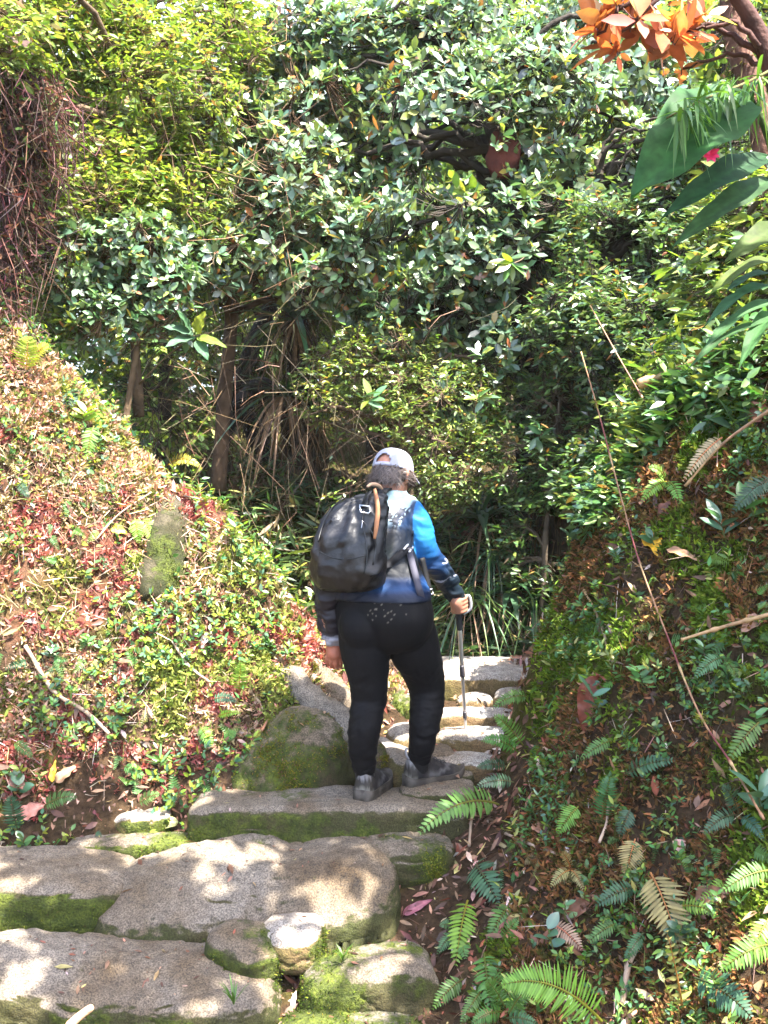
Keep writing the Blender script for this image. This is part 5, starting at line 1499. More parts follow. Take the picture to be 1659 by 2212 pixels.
fern('fern fanning over the bright stones beside the pole tip', [((1130, 1610), (1068, 1545), .05, .10, .24, 15, .1), ((1120, 1625), (1040, 1600), .05, .12, .22, 15, .2)], FG)
fern('bluish low fern at the path edge right of the right shoe', [((1110, 1690), (1030, 1700), .05, .12, .24, 14, .15), ((1095, 1655), (1030, 1660), .05, .12, .24, 14, .15)], FD)
fern('fern at the right edge level with the waist of the hiker', [((1668, 1035), (1582, 1108), .10, .14, .26, 16, .15)], FD)
fern('two feathery fronds leaning out from the crest of the right bank', [((1212, 1205), (1158, 1228), .02, .12, .2, 16, .2), ((1212, 1238), (1128, 1255), .02, .12, .16, 18, .25)], FY)
fern('dead pink frond hanging high on the right bank', [((1560, 945), (1475, 1040), .06, .08, .18, 18, .1)], FP)
fern('drooping fern on the outer corner of the bank over the trail', [((1140, 1505), (1065, 1530), .03, .10, .24, 15, .2)], FG)
fern('long fern low on the bank close to the right edge', [((1640, 1560), (1575, 1640), .06, .1, .3, 13, .1)], FG)
fern('pale fern near the pink dead leaf in the middle of the bank', [((1320, 1600), (1255, 1640), .05, .08, .26, 13, .1)], FG)
fern('wide crown of green fronds at the bottom, left of the largest bright fern', [((1085, 2185), (1020, 2212), .05, .12, .30, 15, .2), ((1090, 2175), (1050, 2120), .05, .1, .3, 14, .2), ((1100, 2190), (1150, 2130), .05, .1, .28, 14, .2), ((1095, 2200), (1160, 2212), .05, .1, .28, 13, .2)], FG)
fern('loose crown of blue-green fronds under the long cane near the right edge', [((1590, 1760), (1520, 1800), .05, .1, .28, 14, .2), ((1595, 1755), (1560, 1700), .05, .1, .28, 13, .2), ((1600, 1765), (1650, 1815), .05, .1, .28, 13, .2)], FD)
fern('pair of soft green fronds beside the side shoot of the cane', [((1560, 1420), (1500, 1465), .05, .1, .26, 14, .15), ((1565, 1425), (1600, 1480), .05, .1, .26, 13, .15)], FG)
fern('bright fern crown on the crest below the oval-leaved bush', [((1440, 1040), (1385, 1085), .04, .1, .26, 14, .2), ((1445, 1040), (1470, 1095), .04, .1, .26, 13, .2), ((1440, 1035), (1400, 1010), .04, .08, .26, 13, .2)], FB)
fern('drooping fern crown right of the squat mossy block', [((985, 2015), (945, 2060), .04, .1, .3, 13, .2), ((990, 2010), (1005, 2070), .04, .1, .3, 13, .1), ((985, 2005), (950, 2000), .04, .1, .28, 12, .2)], FG)
fern('small crown of yellowish fronds in the middle of the lower bank', [((1230, 1880), (1190, 1915), .04, .09, .3, 12, .2), ((1235, 1880), (1262, 1925), .04, .09, .3, 12, .2), ((1232, 1872), (1215, 1840), .04, .08, .3, 11, .1)], FT)
LG = 'ferns on the left bank'
fern('long yellow-green fern hanging under the shaggy trunk', [((120, 630), (155, 722), .06, .10, .32, 18, .1)], FY, LG)
fern('bright round fern on the upper edge of the red moss', [((58, 798), (62, 728), .04, .08, .5, 13, .05), ((60, 790), (105, 745), .04, .08, .35, 12, .1)], FY, LG)
fern('golden fern arching over the bank crest into the dark gap', [((362, 1005), (436, 1012), .02, .06, .22, 18, .35)], FY, LG)
fern('yellow-green fern in the litter above the smooth boulder', [((203, 920), (188, 995), .05, .08, .3, 14, .1)], FB, LG)
fern('small ferny clump on top of the smooth-faced boulder', [((292, 1120), (300, 1172), .05, .08, .4, 12, .1), ((310, 1120), (332, 1170), .05, .08, .4, 12, .1)], FB, LG)
fern('dark little fern under the yellow-green one', [((152, 838), (150, 885), .04, .07, .4, 11, .1)], FD, LG)
fern('bright fern standing above the upper rock spur', [((516, 1492), (520, 1432), .03, .06, .36, 13, 0)], FB, LG)
fern('lime fern lying flat beside the peaked boulder', [((470, 1548), (520, 1540), .05, .08, .2, 12, .1)], FY, LG)
fern('fern tilted right in the litter left of the peaked boulder', [((432, 1570), (458, 1612), .04, .07, .38, 11, .1)], FB, LG)
fern('pale fern in shade right of the centre of the left bank', [((460, 1512), (512, 1516), .05, .08, .3, 12, .2)], FD, LG)
fern('fern over the step stones at the left, angled up right', [((95, 1742), (165, 1722), .08, .12, .26, 15, .15)], FG, LG)
fern('dark upright fern at the lower left edge', [((38, 1792), (22, 1720), .06, .10, .36, 15, .05)], FD, LG)
fern('feathery fern beside the mossy stone strip', [((268, 1655), (310, 1680), .05, .08, .35, 12, .1)], FG, LG)
fern('hanging frond on the lower left slope near the fallen branch', [((30, 1605), (72, 1640), .05, .1, .26, 14, .2)], FG, LG)
fern('silvery fern high in the red moss at the left edge', [((40, 1045), (62, 1075), .05, .08, .35, 12, .1)], FD, LG)
fern('fern by the large pale curled leaf at the foot of the bank', [((300, 1735), (345, 1715), .05, .08, .3, 12, .1)], FG, LG)

# ------------------------------------------------------------------ leafy plants and seedlings
def seedling(label, px, py, h, n, ln, wr, pal, lean=(0, 0), tpl='oblong', group='seedlings on the banks', name='seedling', lift=0):
    b = hit(px, py); root = tag(empty(name, b), label, 'plant', group)
    nn = nrm(gnormal(b[None])[0] * .5 + np.array([lean[0], lean[1], .6]))
    top = b + nn * h
    mb = MB(); mb.tube([b, (b + top) / 2 + .08 * h * rng.normal(size=3), top], [.003, .0028, .002], 6, sub=4, col=(.09, .10, .03)); mb.build('stem', M['bark'], root)
    L = Leaves()
    for k in range(n):
        u = .35 + .65 * k / max(1, n - 1); a = k * 2.4 + rng.random()
        p = b + (top - b) * u
        d = nrm(np.array([math.cos(a), math.sin(a) * .7 - .35, .35 + .3 * u]))
        l_ = ln * rng.uniform(.7, 1.1); L.put(TPLH[tpl], p, d, np.array([0, -.5, 1]) + .3 * rng.normal(size=3), l_, l_ * wr, pick(pal, 1, .15), .25)
    L.build('leaf_cluster', M['leaf_gloss'], root)


SG = [(2, (.06, .15, .04)), (1, (.08, .17, .04))]; SB = [(1, (.05, .12, .065)), (1, (.06, .13, .07))]; SY = [(1, (.16, .24, .03)), (1, (.20, .24, .03))]
for a in [('broad-leaved glossy seedling below the large red-brown leaf', 1300, 1545, .10, 7, .085, .36, SB), ('tall leafy sprig with light leaves in the middle of the right bank', 1395, 1500, .10, 10, .055, .34, SG), ('pale blue-green rosette on the bank crest', 1265, 1115, .06, 7, .075, .45, SB),
          ('rosette of upright blue-green leaves on the outer edge of the bank', 1245, 1195, .07, 7, .07, .4, SB), ('young plant with two large pale leaves at the right edge', 1570, 1180, .10, 5, .13, .36, SB), ('broad-leaved plant near the right edge beside the bamboo stem', 1620, 1150, .12, 6, .13, .36, SG),
          ('dark round-leaved plant high on the right bank', 1590, 960, .08, 4, .15, .6, [(1, (.03, .07, .035))]), ('small leafy plant left of the yellow leaf', 1340, 1215, .05, 8, .055, .3, SB), ('seedling with oval leaves under the yellow leaf', 1415, 1205, .05, 5, .07, .5, [(1, (.04, .09, .04))]),
          ('creeping round-leaved sprig by the pale stem on the bank', 1290, 1295, .04, 9, .03, .6, SG), ('cluster of small shiny leaves below the creeping sprig', 1315, 1330, .04, 8, .04, .5, SB), ('narrow-leaved seedling at the foot of the bank by the mossy block', 1230, 2000, .08, 6, .05, .5, SG),
          ('heart-leaved seedling above the largest bright fern', 1190, 2070, .10, 4, .07, .6, SB), ('dark low rosette left of the broad corner fern', 1480, 2045, .05, 8, .075, .5, FD), ('small seedling with yellow tip leaves in the bank shade', 1420, 1610, .07, 6, .04, .45, SY),
          ('upright leafy plant behind the fallen red leaf by the trail', 1115, 1640, .08, 7, .05, .4, SG), ('tiny grassy seedling beside the overhanging fern', 1180, 1760, .08, 9, .05, .2, SG), ('sprig with lobed leaves left of the compact fern', 1160, 1770, .05, 7, .05, .3, SG),
          ('soft green seedling on the bank near the right edge', 1640, 1590, .09, 8, .06, .35, SG), ('pointed-leaved seedling under the bamboo side shoot', 1530, 1440, .06, 7, .06, .4, SG), ('large jagged blue-green plant at the right edge above the halfway fern', 1655, 1790, .10, 7, .13, .4, SB),
          ('fresh yellow-green seedling on the crest left of the backpack', 640, 1262, .12, 7, .065, .32, SY), ('taller yellow-green seedling on the crest against the dark mound', 655, 1330, .14, 8, .06, .34, SY), ('bright yellow-green plant on the crest halfway down the bank', 500, 1180, .10, 8, .06, .3, SY),
          ('lime seedling beside the golden arching fern', 395, 1040, .10, 8, .06, .36, SY), ('large yellow-leaved plant in the red moss above the golden fern', 180, 935, .08, 7, .09, .42, SY), ('climbing round-leaved plant at the left edge of the steps', 60, 1870, .14, 8, .055, .55, SG),
          ('shiny-leaved seedling in the middle of the left bank', 112, 1430, .07, 8, .045, .5, SB), ('pale-leaved seedling right of the shiny one', 190, 1410, .07, 8, .05, .4, SG), ('small creeping seedling below the smooth boulder', 330, 1385, .06, 9, .04, .45, SG),
          ('heart-shaped light green seedling by the dark upright fern', 42, 1715, .05, 4, .075, .75, SB), ('tufted grassy plant near the kerb-like step on the left bank', 345, 1675, .08, 14, .08, .14, SG), ('yellow-green low plant beside the lime fern', 355, 1480, .06, 8, .05, .35, SY),
          ('leafy sprig at the upper left of the red moss', 195, 800, .10, 9, .05, .4, SY), ('sprig of yellow leaves below the shaggy trunk', 105, 705, .08, 7, .06, .4, SY), ('seedling rooted beside the knee on the sunny spur', 770, 1480, .09, 8, .06, .25, SY)]:
    seedling(*a)
pl = tag(empty('sapling', P(405, 740, 5.7)), 'sapling branch with big yellow-green and glossy leaves beside the dark gap', 'plant')
stalk(pl, [P(300, 830, 5.8), P(360, 770, 5.75), P(420, 725, 5.7)], .006, (.09, .06, .03))
for b, t_, w, c in [((425, 720, 5.7), (440, 672, 5.65), .09, (.22, .25, .03)), ((418, 722, 5.7), (350, 700, 5.6), .07, (.07, .13, .08)), ((415, 728, 5.7), (355, 745, 5.55), .07, (.08, .15, .09)), ((425, 728, 5.7), (490, 745, 5.65), .06, (.14, .20, .03)), ((425, 735, 5.7), (450, 775, 5.65), .07, (.06, .14, .07)), ((412, 715, 5.7), (385, 668, 5.6), .06, (.06, .13, .06))]:
    hi_leaf(P(*b), P(*t_), w, c, 'leaf', pl, kind='ovate')
for i, (lab, cx, cy, d, s) in enumerate([('whorl of large fresh leaves on the near twig above the cap', 800, 860, 5.9, .11), ('twig end of large bluish leaves left of the bare trunk gap', 1040, 860, 5.8, .11), ('near spray of hanging yellow-green leaves in the middle of the tall tree', 1105, 570, 5.7, .13), ('pale large-leaved twig end at the left of the tall tree', 665, 570, 5.9, .10), ('near twig of glossy leaves in front of the dark trunk', 1140, 430, 5.9, .10), ('bright leaf whorl near the top of the tall tree', 770, 440, 5.9, .10), ('twig of two long pale leaves beside the slim dark trunk', 1165, 940, 5.6, .10)]):
    c0 = P(cx, cy, d); r_ = tag(empty('leafy_twig', c0), lab, 'twig', 'near leafy twigs'); stalk(r_, [P(cx + 60, cy - 50, d + .5), P(cx + 25, cy - 12, d + .2), c0], .005, (.10, .07, .045))
    L = Leaves(); n = 9
    for k in range(n):
        a = k * 2.399; dr = nrm([math.cos(a), -.35 + .3 * rng.normal(), math.sin(a) * .7 - (.45 if i == 2 else .0)])
        l_ = s * rng.uniform(.7, 1.1); L.put(TPLH['oblong'], c0 + .012 * rng.normal(size=3), dr, np.array([.1, -.6, .8]) + .35 * rng.normal(size=3), l_, l_ * .38, pick([(3, (.06, .13, .06)), (1, (.13, .19, .03))] if i != 2 else SY + SG, 1, .2), .25)
    L.build('leaf_cluster', M['leaf_gloss'], r_)

# ------------------------------------------------------------------ single fallen leaves that stand out
def fallen(label, b, t_, w, col, lift=.03, kind='ovate', sag=.25, fold=.35, tl=None, name='fallen_leaf', mat='dry', nor=(-.1, -.8, .6)):
    pb, pt = hit(*b), hit(*t_); tl = lift if tl is None else tl
    o = hi_leaf(P(b[0], b[1], pb[1] - lift), P(t_[0], t_[1], pt[1] - tl), w, col, name, None, nor=nor, kind=kind, mat=mat, sag=sag, fold=fold, wavy=.12)
    tag(o, label, 'leaf', 'fallen leaves')


for a in [('yellow fallen leaf caught upright on the right bank', (1395, 1150), (1425, 1195), .085, (.62, .33, .02)), ('largest red-brown dead leaf curled down the right bank', (1300, 1460), (1262, 1590), .14, (.17, .045, .025)), ('smaller red-brown dead leaf folded over above the largest one', (1320, 1470), (1290, 1445), .07, (.20, .055, .03)),
          ('dark brown curled leaf high on the right bank', (1420, 1110), (1475, 1085), .06, (.11, .035, .02)), ('red-brown leaf standing at the trail corner by the bright stones', (1105, 1600), (1092, 1545), .035, (.24, .07, .04)), ('pale pink-brown leaf below the compact fern', (1170, 1795), (1150, 1775), .05, (.36, .17, .10)),
          ('tan leaf hanging on the bank above the halfway fern', (1640, 1330), (1600, 1365), .05, (.38, .20, .13)), ('long dark brown rolled leaf on the lower bank', (1215, 1985), (1300, 1925), .05, (.12, .045, .02)), ('red-brown leaf resting beneath the olive-brown fern', (1500, 1940), (1580, 1925), .06, (.19, .09, .05)),
          ('purple-brown seed pod leaf lying by the mossy block', (870, 1975), (935, 1940), .035, (.22, .07, .09)), ('upright brown curled leaf in the pile by the small sunlit stone', (645, 2035), (600, 2085), .06, (.13, .045, .025)), ('brown leaf standing on end right of the sloping slab', (842, 1900), (850, 1855), .035, (.24, .11, .06)),
          ('large pale yellow-green leaf lying at the foot of the left bank', (385, 1775), (300, 1782), .055, (.42, .40, .16)), ('pink-brown curled leaf beside the dark upright fern', (45, 1765), (95, 1735), .07, (.38, .16, .12)), ('tan leaf near the top of the lower left litter', (120, 1690), (165, 1650), .05, (.30, .17, .09)),
          ('yellow standing leaf beside the heart-shaped seedling', (112, 1690), (118, 1640), .03, (.55, .36, .03)), ('pale bleached leaf on the left slope below the smooth boulder', (430, 1400), (455, 1362), .04, (.55, .45, .42)), ('brown leaf on the crest beside the golden fern', (330, 1235), (300, 1215), .05, (.24, .11, .06)),
          ('yellow-green leaf lying on the red moss', (240, 1140), (275, 1150), .05, (.40, .42, .04)), ('tan leaf folded at the foot of the peaked boulder', (430, 1790), (470, 1768), .03, (.34, .19, .10)), ('dark red leaf at the left edge of the slope', (20, 1680), (60, 1705), .05, (.22, .10, .07)),
          ('brown spear-shaped leaf leaning at the left end of the kerb-like step', (408, 1815), (440, 1790), .03, (.27, .16, .07)), ('big brown leaf in the upper right corner of the bank', (1659, 880), (1600, 915), .09, (.20, .08, .05)), ('pale pink leaf low on the right bank near the pink fern', (1460, 1835), (1480, 1815), .05, (.5, .3, .26)),
          ('tan pointed leaf halfway up the right bank', (1440, 1185), (1510, 1205), .035, (.34, .18, .09)), ('bright red curled leaf by the white domed stones', (960, 1640), (1000, 1615), .03, (.45, .12, .05))]:
    fallen(*a)

# ------------------------------------------------------------------ bamboo canes, roots and sticks on the banks
def cane(label, pts, r, col, seg, lift, name='bamboo_cane', cat='bamboo cane', tufts=True, group=None):
    w = np.array([P(x, y, d) for x, y, d in pts]); c, rr = catmull(w, np.full(len(w), r), 14)
    ln = np.concatenate([[0], np.cumsum(np.linalg.norm(np.diff(c, axis=0), axis=1))]); k = ln / seg; fr = k - np.floor(k)
    rr = rr * (1 + .55 * (np.minimum(fr, 1 - fr) < .06)) * np.linspace(.7, 1.1, len(rr))
    t = ((np.floor(k) % 2 == 0) * .5 + .5 * (fr < .35))[:, None]
    cc = np.array(col) * (1 - t) + np.array([.42, .26, .12]) * t
    root = tag(empty(name, c[-1]), label, cat, group)
    mb = MB(); mb.tube(c, rr, 8, col=cc); mb.build('stem', M['plastic'] if False else M['dry'], root)
    if tufts:
        for q in range(1, int(ln[-1] / seg), 2):
            i = int(np.argmin(np.abs(k - q))); L = Leaves(); m = 26
            L.put(TPLM, np.tile(c[i], (m, 1)), rdir(m) + np.array([0, -.3, 0]), rdir(m), rng.uniform(.02, .04, m), .005, pick([(1, (.16, .19, .03)), (1, (.25, .22, .04))], m), 0)
            L.build('node_tuft', M['moss'], root)


cane('long jointed red-brown bamboo cane slanting down the right bank', [(1255, 760, 4.15), (1290, 880, 4.1), (1335, 1050, 4.0), (1380, 1210, 3.9), (1440, 1370, 3.75), (1510, 1540, 3.5), (1580, 1650, 3.3), (1650, 1770, 3.1)], .0038, (.16, .035, .03), .22, 0)
cane('tan bamboo side shoot reaching right from the long cane', [(1472, 1382, 3.66), (1560, 1355, 3.6), (1670, 1325, 3.5)], .007, (.35, .20, .10), .12, 0, tufts=False)
cane('thin dead cane crossing the upper right forest', [(1275, 660, 5.0), (1330, 760, 4.8), (1400, 880, 4.6), (1440, 950, 4.45)], .0035, (.25, .10, .07), .3, 0, tufts=False)
cane('bent pale root hanging down the right bank', [(1262, 1275, 4.4), (1290, 1330, 4.25), (1310, 1390, 4.12), (1313, 1455, 4.0)], .007, (.28, .22, .16), .5, 0, 'hanging_root', 'root', False)
cane('brown bough slanting over the crest of the right bank', [(1480, 1050, 4.1), (1560, 960, 4.0), (1670, 880, 3.9)], .006, (.15, .06, .05), .6, 0, 'dead_branch', 'branch', False)
cane('mossy horizontal bough above the right bank', [(1380, 830, 4.6), (1480, 790, 4.5), (1570, 740, 4.4), (1680, 700, 4.3)], .022, (.14, .12, .03), .9, 0, 'dead_branch', 'branch', False)
for lab, pts, r in [('crooked pale fallen branch on the lower left slope', [(60, 1410), (120, 1500), (190, 1545), (240, 1600)], .009), ('white bleached stick lying in the centre of the left bank', [(375, 1395), (410, 1440), (455, 1475)], .006), ('thin stick slanting across the red moss', [(210, 1180), (260, 1135), (330, 1075)], .004), ('long thin twig lying along the crest toward the dark gap', [(400, 1080), (450, 1090), (500, 1120)], .004),
                    ('broken tan stick on the lower right bank', [(1340, 2170), (1350, 2100), (1372, 2040)], .010), ('small upright tan stick beside the overhanging fern', [(1012, 1830), (1015, 1790), (1018, 1750)], .006), ('brown stick across the shaded bank middle', [(1090, 1800), (1150, 1830), (1200, 1850)], .006), ('bare twig leaning above the small dark fern', [(1290, 1830), (1305, 1790), (1310, 1750)], .005)]:
    w = np.array([hit(*p) for p in pts]); w[:, 1] -= .03; w[:, 2] += .01
    mb = MB(); mb.tube(w, r, 8, sub=8, col=(.34, .24, .17), lump=.3, lfreq=30); tag(mb.build('fallen_stick', M['bark']), lab, 'stick', 'sticks on the banks')
mb = MB(); mb.tube([P(150, 2215, 3.05), P(172, 2195, 3.1), P(195, 2178, 3.12)], [.014, .013, .012], 10, sub=4, round_ends=True, col=(.42, .25, .15)); tag(mb.build('fallen_stick', M['bark']), 'stub of a smooth tan stick at the lower left bottom edge', 'stick', 'sticks on the banks')
w = [P(905, 0, 6.1), P(940, 60, 6.0), P(960, 110, 6.0), P(1000, 190, 6.1)]
# ------------------------------------------------------------------ ground cover that nobody could count
sel = (gx > -2.7) & (gx < 2.3) & (gy > 2.4) & (gy < 7.2)
ci = np.where((sel[:-1, :-1] & sel[1:, 1:]).ravel())[0]
A0 = GV.reshape(-1, 3)[GQ[ci][:, 0]]; A1 = GV.reshape(-1, 3)[GQ[ci][:, 1]]; A2 = GV.reshape(-1, 3)[GQ[ci][:, 3]]
cn = np.cross(A1 - A0, A2 - A0); car = np.linalg.norm(cn, axis=1); cn = nrm(cn)
cz = A0[:, 2]


def scatter(n, weight):
    w = car * weight; k = rng.choice(len(ci), n, p=w / w.sum())
    return A0[k] + rng.random((n, 1)) * (A1 - A0)[k] + rng.random((n, 1)) * (A2 - A0)[k], cn[k]


isL = sstep(.15, -.25, A0[:, 0] - (A0[:, 1] - 5.1) * .9) * (A0[:, 1] < 5.9); isR = sstep(.1, .3, A0[:, 0] - .155 - (A0[:, 1] - 3.42) * .31) * (A0[:, 1] < 5.6); isB = (A0[:, 1] >= 5.7) * 1.0
near = sstep(7.5, 3.5, A0[:, 1])
steep = sstep(.95, .6, cn[:, 2])


def moss_layer(name, label, n, weight, pal_fn, lo, hi, blades=4, mat='moss', wr=.4, up=.0):
    p, nn = scatter(n, weight); c = pal_fn(p)
    L = Leaves()
    for _ in range(blades):
        d = nrm(nn * .9 + .8 * rng.normal(size=p.shape) + np.array([0, 0, up])); s = rng.uniform(lo, hi, n)
        L.put(TPLM, p + .006 * rng.normal(size=p.shape), d, rdir(n), s, s * wr, c * rng.uniform(.75, 1.25, (n, 1)), 0)
    return tag(L.build(name, M[mat]), label, 'moss', kind='stuff')


def red_fn(p):
    n = len(p); a = fbm(p * 2.3, 3, 31); b = fbm(p * 4, 2, 66)
    c = np.where((a > .10)[:, None], pick([(4, (.30, .085, .075)), (2.5, (.38, .16, .13)), (1, (.26, .16, .06)), (.6, (.46, .30, .22))], n, .3), pick([(1.5, (.20, .19, .05)), (3, (.36, .24, .14)), (1, (.13, .16, .03)), (3, (.48, .37, .26)), (2, (.34, .15, .12))], n, .3))
    return np.where((b > .3)[:, None], pick([(1, (.24, .26, .06)), (1, (.15, .18, .04))], n, .3), c)


def green_fn(p):
    n = len(p); a = fbm(p * 3.1, 3, 41)
    c = np.where((a > .0)[:, None], pick([(3, (.10, .155, .015)), (2, (.15, .20, .02)), (1, (.07, .11, .012))], n, .3), pick([(3, (.17, .085, .03)), (2, (.08, .075, .016)), (2, (.22, .10, .045)), (1, (.05, .045, .015))], n, .3))
    return c


moss_layer('red_moss', 'red and olive moss carpeting the sunlit left bank', 52000, isL * sstep(-.15, .2, cz) * (.12 + sstep(.36, .56, vnoise(A0 * 2.9, 97) * .6 + vnoise(A0 * 8, 98) * .4)), red_fn, .010, .042)
moss_layer('green_moss', 'green and brown moss covering the shaded right bank', 64000, isR * (.15 + sstep(.34, .56, vnoise(A0 * 3.1, 87) * .6 + vnoise(A0 * 8, 88) * .4)), green_fn, .010, .036)
moss_layer('dark_moss', 'dark moss and rootlets on the bank behind the trail', 14000, isB, lambda p: pick([(3, (.035, .05, .012)), (2, (.07, .055, .025)), (1, (.05, .08, .015))], len(p), .3), .02, .06)


def litter(name, label, n, weight, pal, lo, hi, kinds=('lance', 'ovate', 'oblong'), mat='dry', lift=.012):
    L = Leaves()
    for kd in kinds:
        m = n // len(kinds); p, nn = scatter(m, weight)
        d = nrm(np.cross(nn, rdir(m)) + .35 * nn * rng.normal(size=(m, 1))); s = rng.uniform(lo, hi, m)
        L.put(TPL[kd], p + nn * lift * rng.random((m, 1)), d, nn + .55 * rng.normal(size=p.shape), s, s * rng.uniform(.2, .42, m), pick(pal, m, .3))
    return tag(L.build(name, M[mat]), label, 'litter', kind='stuff')


PL = [(3, (.15, .068, .04)), (2, (.24, .13, .08)), (3, (.08, .036, .022)), (.6, (.38, .24, .18)), (1, (.20, .06, .035)), (.5, (.32, .27, .10)), (.4, (.45, .35, .31))]
pathw = (1 - steep) * sstep(5.9, 5.4, A0[:, 1])
litter('leaf_litter', 'brown and pinkish fallen leaves lying all over the banks and path edges', 4200, pathw * 1.6 + isL * .75 * sstep(.35, .8, vnoise(A0 * 2.4, 91)) + isR * .35 + .05, PL, .03, .085)
litter('small_debris', 'small leaf scraps and bark bits between the mosses', 16000, pathw * 1.5 + isL * 1.1 + isR * .6 + .1, PL, .012, .035, ('lance', 'oblong'))
L = Leaves(); m = 4200; p, nn = scatter(m, isL * sstep(-.05, .3, cz) * sstep(.35, .7, vnoise(A0 * 2.2, 99)) + .12 * isR); d = nrm(np.cross(nn, rdir(m)) + .45 * nn * rng.random((m, 1)) - np.array([0, 0, .25])); s = rng.uniform(.03, .13, m)
L.put(TPL['strap'], p + nn * .012, d, nn + .5 * rng.normal(size=p.shape), s, rng.uniform(.0015, .004, m), pick([(2, (.44, .32, .21)), (3, (.28, .15, .10)), (.8, (.55, .46, .38)), (1, (.18, .20, .05))], m, .25), 0)
tag(L.build('dead_grass', M['dry']), 'bleached dead grass blades and straw tangled over the banks', 'dead grass', kind='stuff')
litter('path_litter', 'brown leaf litter filling the joints between the steps and along the right bank foot', 1500, np.exp(-((A0[:, 0] - .30 - (A0[:, 1] - 3.6) * .2) / .22) ** 2) * (A0[:, 1] < 5.6) + .6 * np.exp(-((A0[:, 0] + .9) / .6) ** 2 - ((A0[:, 1] - 4.45) / .14) ** 2) + 1.2 * np.exp(-((A0[:, 0] - .03) / .12) ** 2 - ((A0[:, 1] - 4.85) / .25) ** 2), PL, .015, .08, lift=.035)
sv, sn = np.concatenate(STV), np.concatenate(STN)
L = Leaves(); m = 420; k = rng.integers(0, len(sv), m); d = nrm(np.cross(sn[k], rdir(m))); z_ = rng.uniform(.006, .032, m) * (1 + (rng.random(m) < .12) * 1.2)
L.put(TPL['lance'], sv[k] + sn[k] * .003, d, sn[k] + .3 * rng.normal(size=(m, 3)), z_, z_ * .32, pick(PL, m, .3), 0)
tag(L.build('stone_litter', M['dry']), 'scraps of dry leaf scattered over the tops of the step stones', 'litter', kind='stuff')
# ground plants
L = Leaves()
for (n, wgt, pal, ln) in [(1900, isL * (.4 + steep), SG + SY + SY + SB, .030), (2300, isR * (.5 + steep), SG + SG + SB + SY + [(3, (.09, .16, .03))], .023), (700, isB, PAL_DARK + PAL_MID, .05)]:
    p, nn = scatter(n, wgt * (.04 + sstep(.48, .68, vnoise(A0 * 3.3, 93))))
    ax = nrm(nn * .7 + np.array([0, 0, .6]) + .3 * rng.normal(size=p.shape)); h = rng.uniform(.03, .08, n) * (2.2 if ln > .04 else 1)
    sticks(L, p, p + ax * h[:, None], .0015, np.array([.10, .09, .03]))
    for k in range(6):
        q = p + ax * (h * (.4 + .12 * k))[:, None]; s = ln * rng.uniform(.6, 1.4, n); keep = rng.random(n) < .85
        L.put(TPL['oblong'], q[keep], nrm(ax * .5 + nrm(np.cross(ax, rdir(n))))[keep], (ax + .4 * rng.normal(size=ax.shape))[keep], s[keep], s[keep] * .45, pick(pal, n, .25)[keep])
p, nn = scatter(850, (isL * (.35 + 1.3 * sstep(.5, 1.4, cz - .2 * A0[:, 0])) * sstep(-.05, .25, cz) + isR * .5) * sstep(.35, .6, vnoise(A0 * 2.1, 94)))
n = len(p); ax = nrm(nn * .35 + np.array([0, 0, .9]) + .3 * rng.normal(size=p.shape)); h = rng.uniform(.06, .15, n)
sticks(L, p, p + ax * h[:, None], .0014, np.array([.12, .11, .03]))
for k in range(9):
    q = p + ax * (h * (.3 + .08 * k))[:, None]; z_ = rng.uniform(.02, .05, n); keep = rng.random(n) < .85
    L.put(TPL['lance'], q[keep], nrm(ax * .6 + nrm(np.cross(ax, rdir(n))))[keep], (ax + .4 * rng.normal(size=ax.shape))[keep], z_[keep], z_[keep] * .36, pick(SY + SG + [(1, (.25, .26, .08))], n, .25)[keep])
tag(L.build('ground_cover', M['leaf']), 'small creeping leafy plants growing all over both banks', 'ground cover', kind='stuff')
# little ferny scraps
L = Leaves(); n = 900
p, nn = scatter(n, (isL * .6 + isR) * sstep(.4, .7, vnoise(A0 * 2.7, 95)) + .15 * isB)
ax = nrm(np.cross(nn, rdir(n)) - np.array([0, 0, .5]) + .35 * nn); ln = rng.uniform(.04, .11, n); sd = nrm(np.cross(ax, nn)); c = pick(FG + FB + [(.5, (.2, .17, .06))], n, .25)
for k in range(9):
    u = .1 + .1 * k; q = p + nn * .015 + ax * (ln * u)[:, None]
    for s in (-1, 1):
        l_ = ln * .32 * (1 - u * .75); L.put(TPLM, q, nrm(sd * s + ax * .4 + .15 * nn), nn + .2 * rng.normal(size=p.shape), l_, l_ * .36, c, 0)
tag(L.build('fern_sprigs', M['fern']), 'tiny ferns sprinkled through the moss of both banks', 'ferns', kind='stuff')
# fine roots and twigs
L = Leaves()
p, nn = scatter(1500, isL + isR * 1.1 + isB * .6 + pathw * .4); d = nrm(np.cross(nn, rdir(1500)) - np.array([0, 0, .35])); ln = rng.uniform(.04, .2, 1500)
a = p + nn * .012; m_ = a + d * (ln * .5)[:, None] + nn * (.015 * rng.random(1500))[:, None]; e = m_ + nrm(d + .35 * rng.normal(size=d.shape)) * (ln * .5)[:, None]
cc = pick([(2, (.30, .20, .13)), (2, (.15, .09, .06)), (1, (.42, .33, .25))], 1500, .3)
sticks(L, a, m_, .0022, cc); sticks(L, m_, e, .0017, cc, .0008)
tag(L.build('twig_litter', M['bark']), 'thin roots and twigs strewn over the banks', 'twigs', kind='stuff')
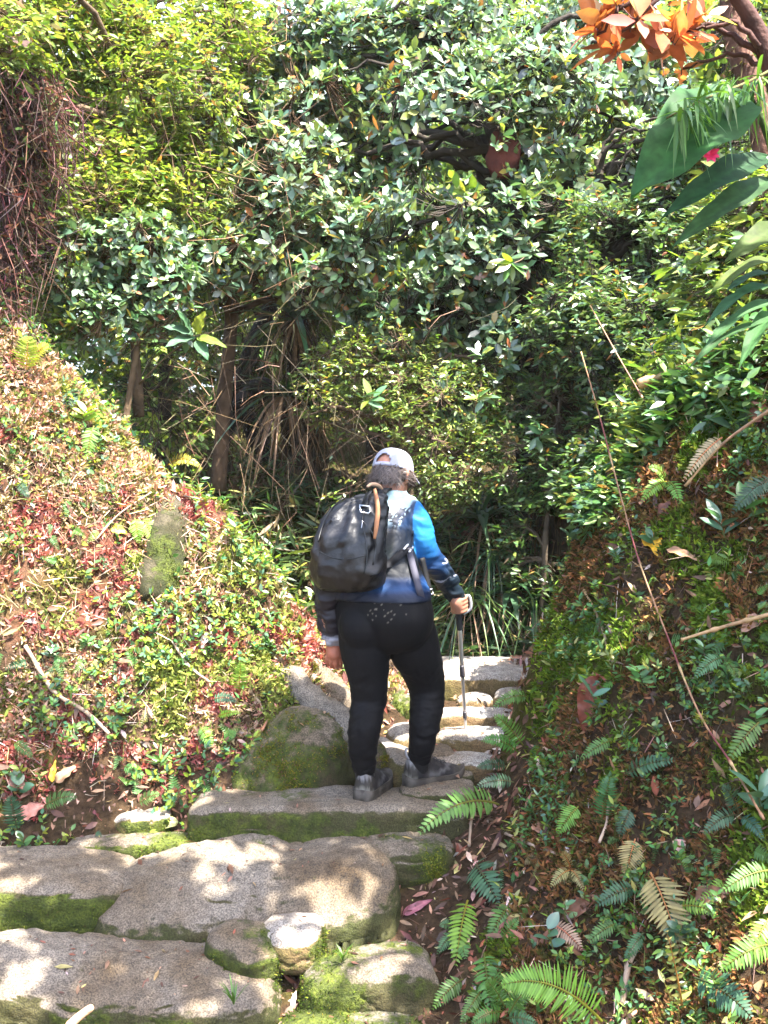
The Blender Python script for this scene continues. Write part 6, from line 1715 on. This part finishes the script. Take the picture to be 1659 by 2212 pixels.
# thin hanging stems, tendrils and bare twigs in the shade under the trees
L = Leaves(); n = 900
x = rng.uniform(250, 1300, n); y = rng.uniform(560, 1150, n); d = rng.uniform(6.0, 7.6, n)
a = np.array([P(i, j, k) for i, j, k in zip(x, y, d)]); ln = rng.uniform(.15, .7, n)
m_ = a + np.stack([.16 * rng.normal(size=n), .1 * rng.normal(size=n), -.5 * ln], -1); e = m_ + np.stack([.14 * rng.normal(size=n), .1 * rng.normal(size=n), -.5 * ln], -1)
cc = pick([(2, (.12, .075, .045)), (3, (.06, .045, .028)), (.5, (.24, .17, .11))], n, .3)
sticks(L, a, m_, .003, cc); sticks(L, m_, e, .0022, cc, .001)
tag(L.build('hanging_twigs', M['bark']), 'tangle of thin brown stems and rootlets hanging in the forest shade', 'twigs', kind='stuff')
L = Leaves(); n = 380
x = rng.uniform(90, 640, n); y = rng.uniform(40, 900, n); d = rng.uniform(5.75, 6.5, n)
a = np.array([P(i, j, k) for i, j, k in zip(x, y, d)]); ln = rng.uniform(.12, .5, n); dd = rdir(n) * np.array([1, .5, .8]) + np.array([.2, 0, .1])
m_ = a + dd * (ln * .5)[:, None]; e = m_ + (dd + .5 * rng.normal(size=dd.shape)) * (ln * .45)[:, None]
cc = pick([(3, (.24, .15, .085)), (2, (.13, .08, .05)), (1, (.38, .29, .20))], n, .3)
sticks(L, a, m_, .0024, cc); sticks(L, m_, e, .0018, cc, .0008)
tag(L.build('twig_tangle', M['bark']), 'tan twigs tangled through the leaves of the upper left', 'twigs', kind='stuff')
# ferny undergrowth on the mound behind the hiker
L = Leaves(); n = 1500
p, nn = scatter(n, isB * sstep(7.3, 5.8, A0[:, 1]))
for k in range(7):
    d = nrm(rdir(n) * np.array([1, 1, .4]) + np.array([0, -.2, .15])); s = rng.uniform(.06, .16, n)
    L.put(TPL['lance'], p + nn * rng.uniform(.02, .16, (n, 1)), d, np.array([0, -.3, 1]) + .4 * rng.normal(size=p.shape), s, s * .17, pick(PAL_DARK + [(4, (.08, .12, .03)), (2, (.18, .14, .06))], n, .3))
tag(L.build('undergrowth', M['leaf']), 'dark narrow-leaved undergrowth on the mound behind the hiker', 'undergrowth', kind='stuff')

# ------------------------------------------------------------------ the sunlit damp air between the trees
bm = bmesh.new(); bmesh.ops.create_cube(bm, size=1.0)
hz_lo, hz_hi = np.array([-14.0, -4.0, -3.5]), np.array([14.0, 17.5, 9.5])
for v in bm.verts: v.co = Vector(((hz_lo + hz_hi) / 2 + np.array(v.co[:]) * (hz_hi - hz_lo)).tolist())
hm_ = bpy.data.meshes.new('haze'); bm.to_mesh(hm_); bm.free()
hmat = bpy.data.materials.new('haze_air'); hmat.use_nodes = True; nt = hmat.node_tree; nt.nodes.clear()
vo = nt.nodes.new('ShaderNodeOutputMaterial'); pv = nt.nodes.new('ShaderNodeVolumePrincipled')
pv.inputs['Color'].default_value = (.95, .96, 1.0, 1); pv.inputs['Density'].default_value = .0005; pv.inputs['Anisotropy'].default_value = 0.0
nt.links.new(pv.outputs[0], vo.inputs['Volume']); hm_.materials.append(hmat)
tag(link('haze', hm_), 'thin bright haze in the air under the trees', 'haze', kind='stuff')
scn.cycles.volume_bounces = 0
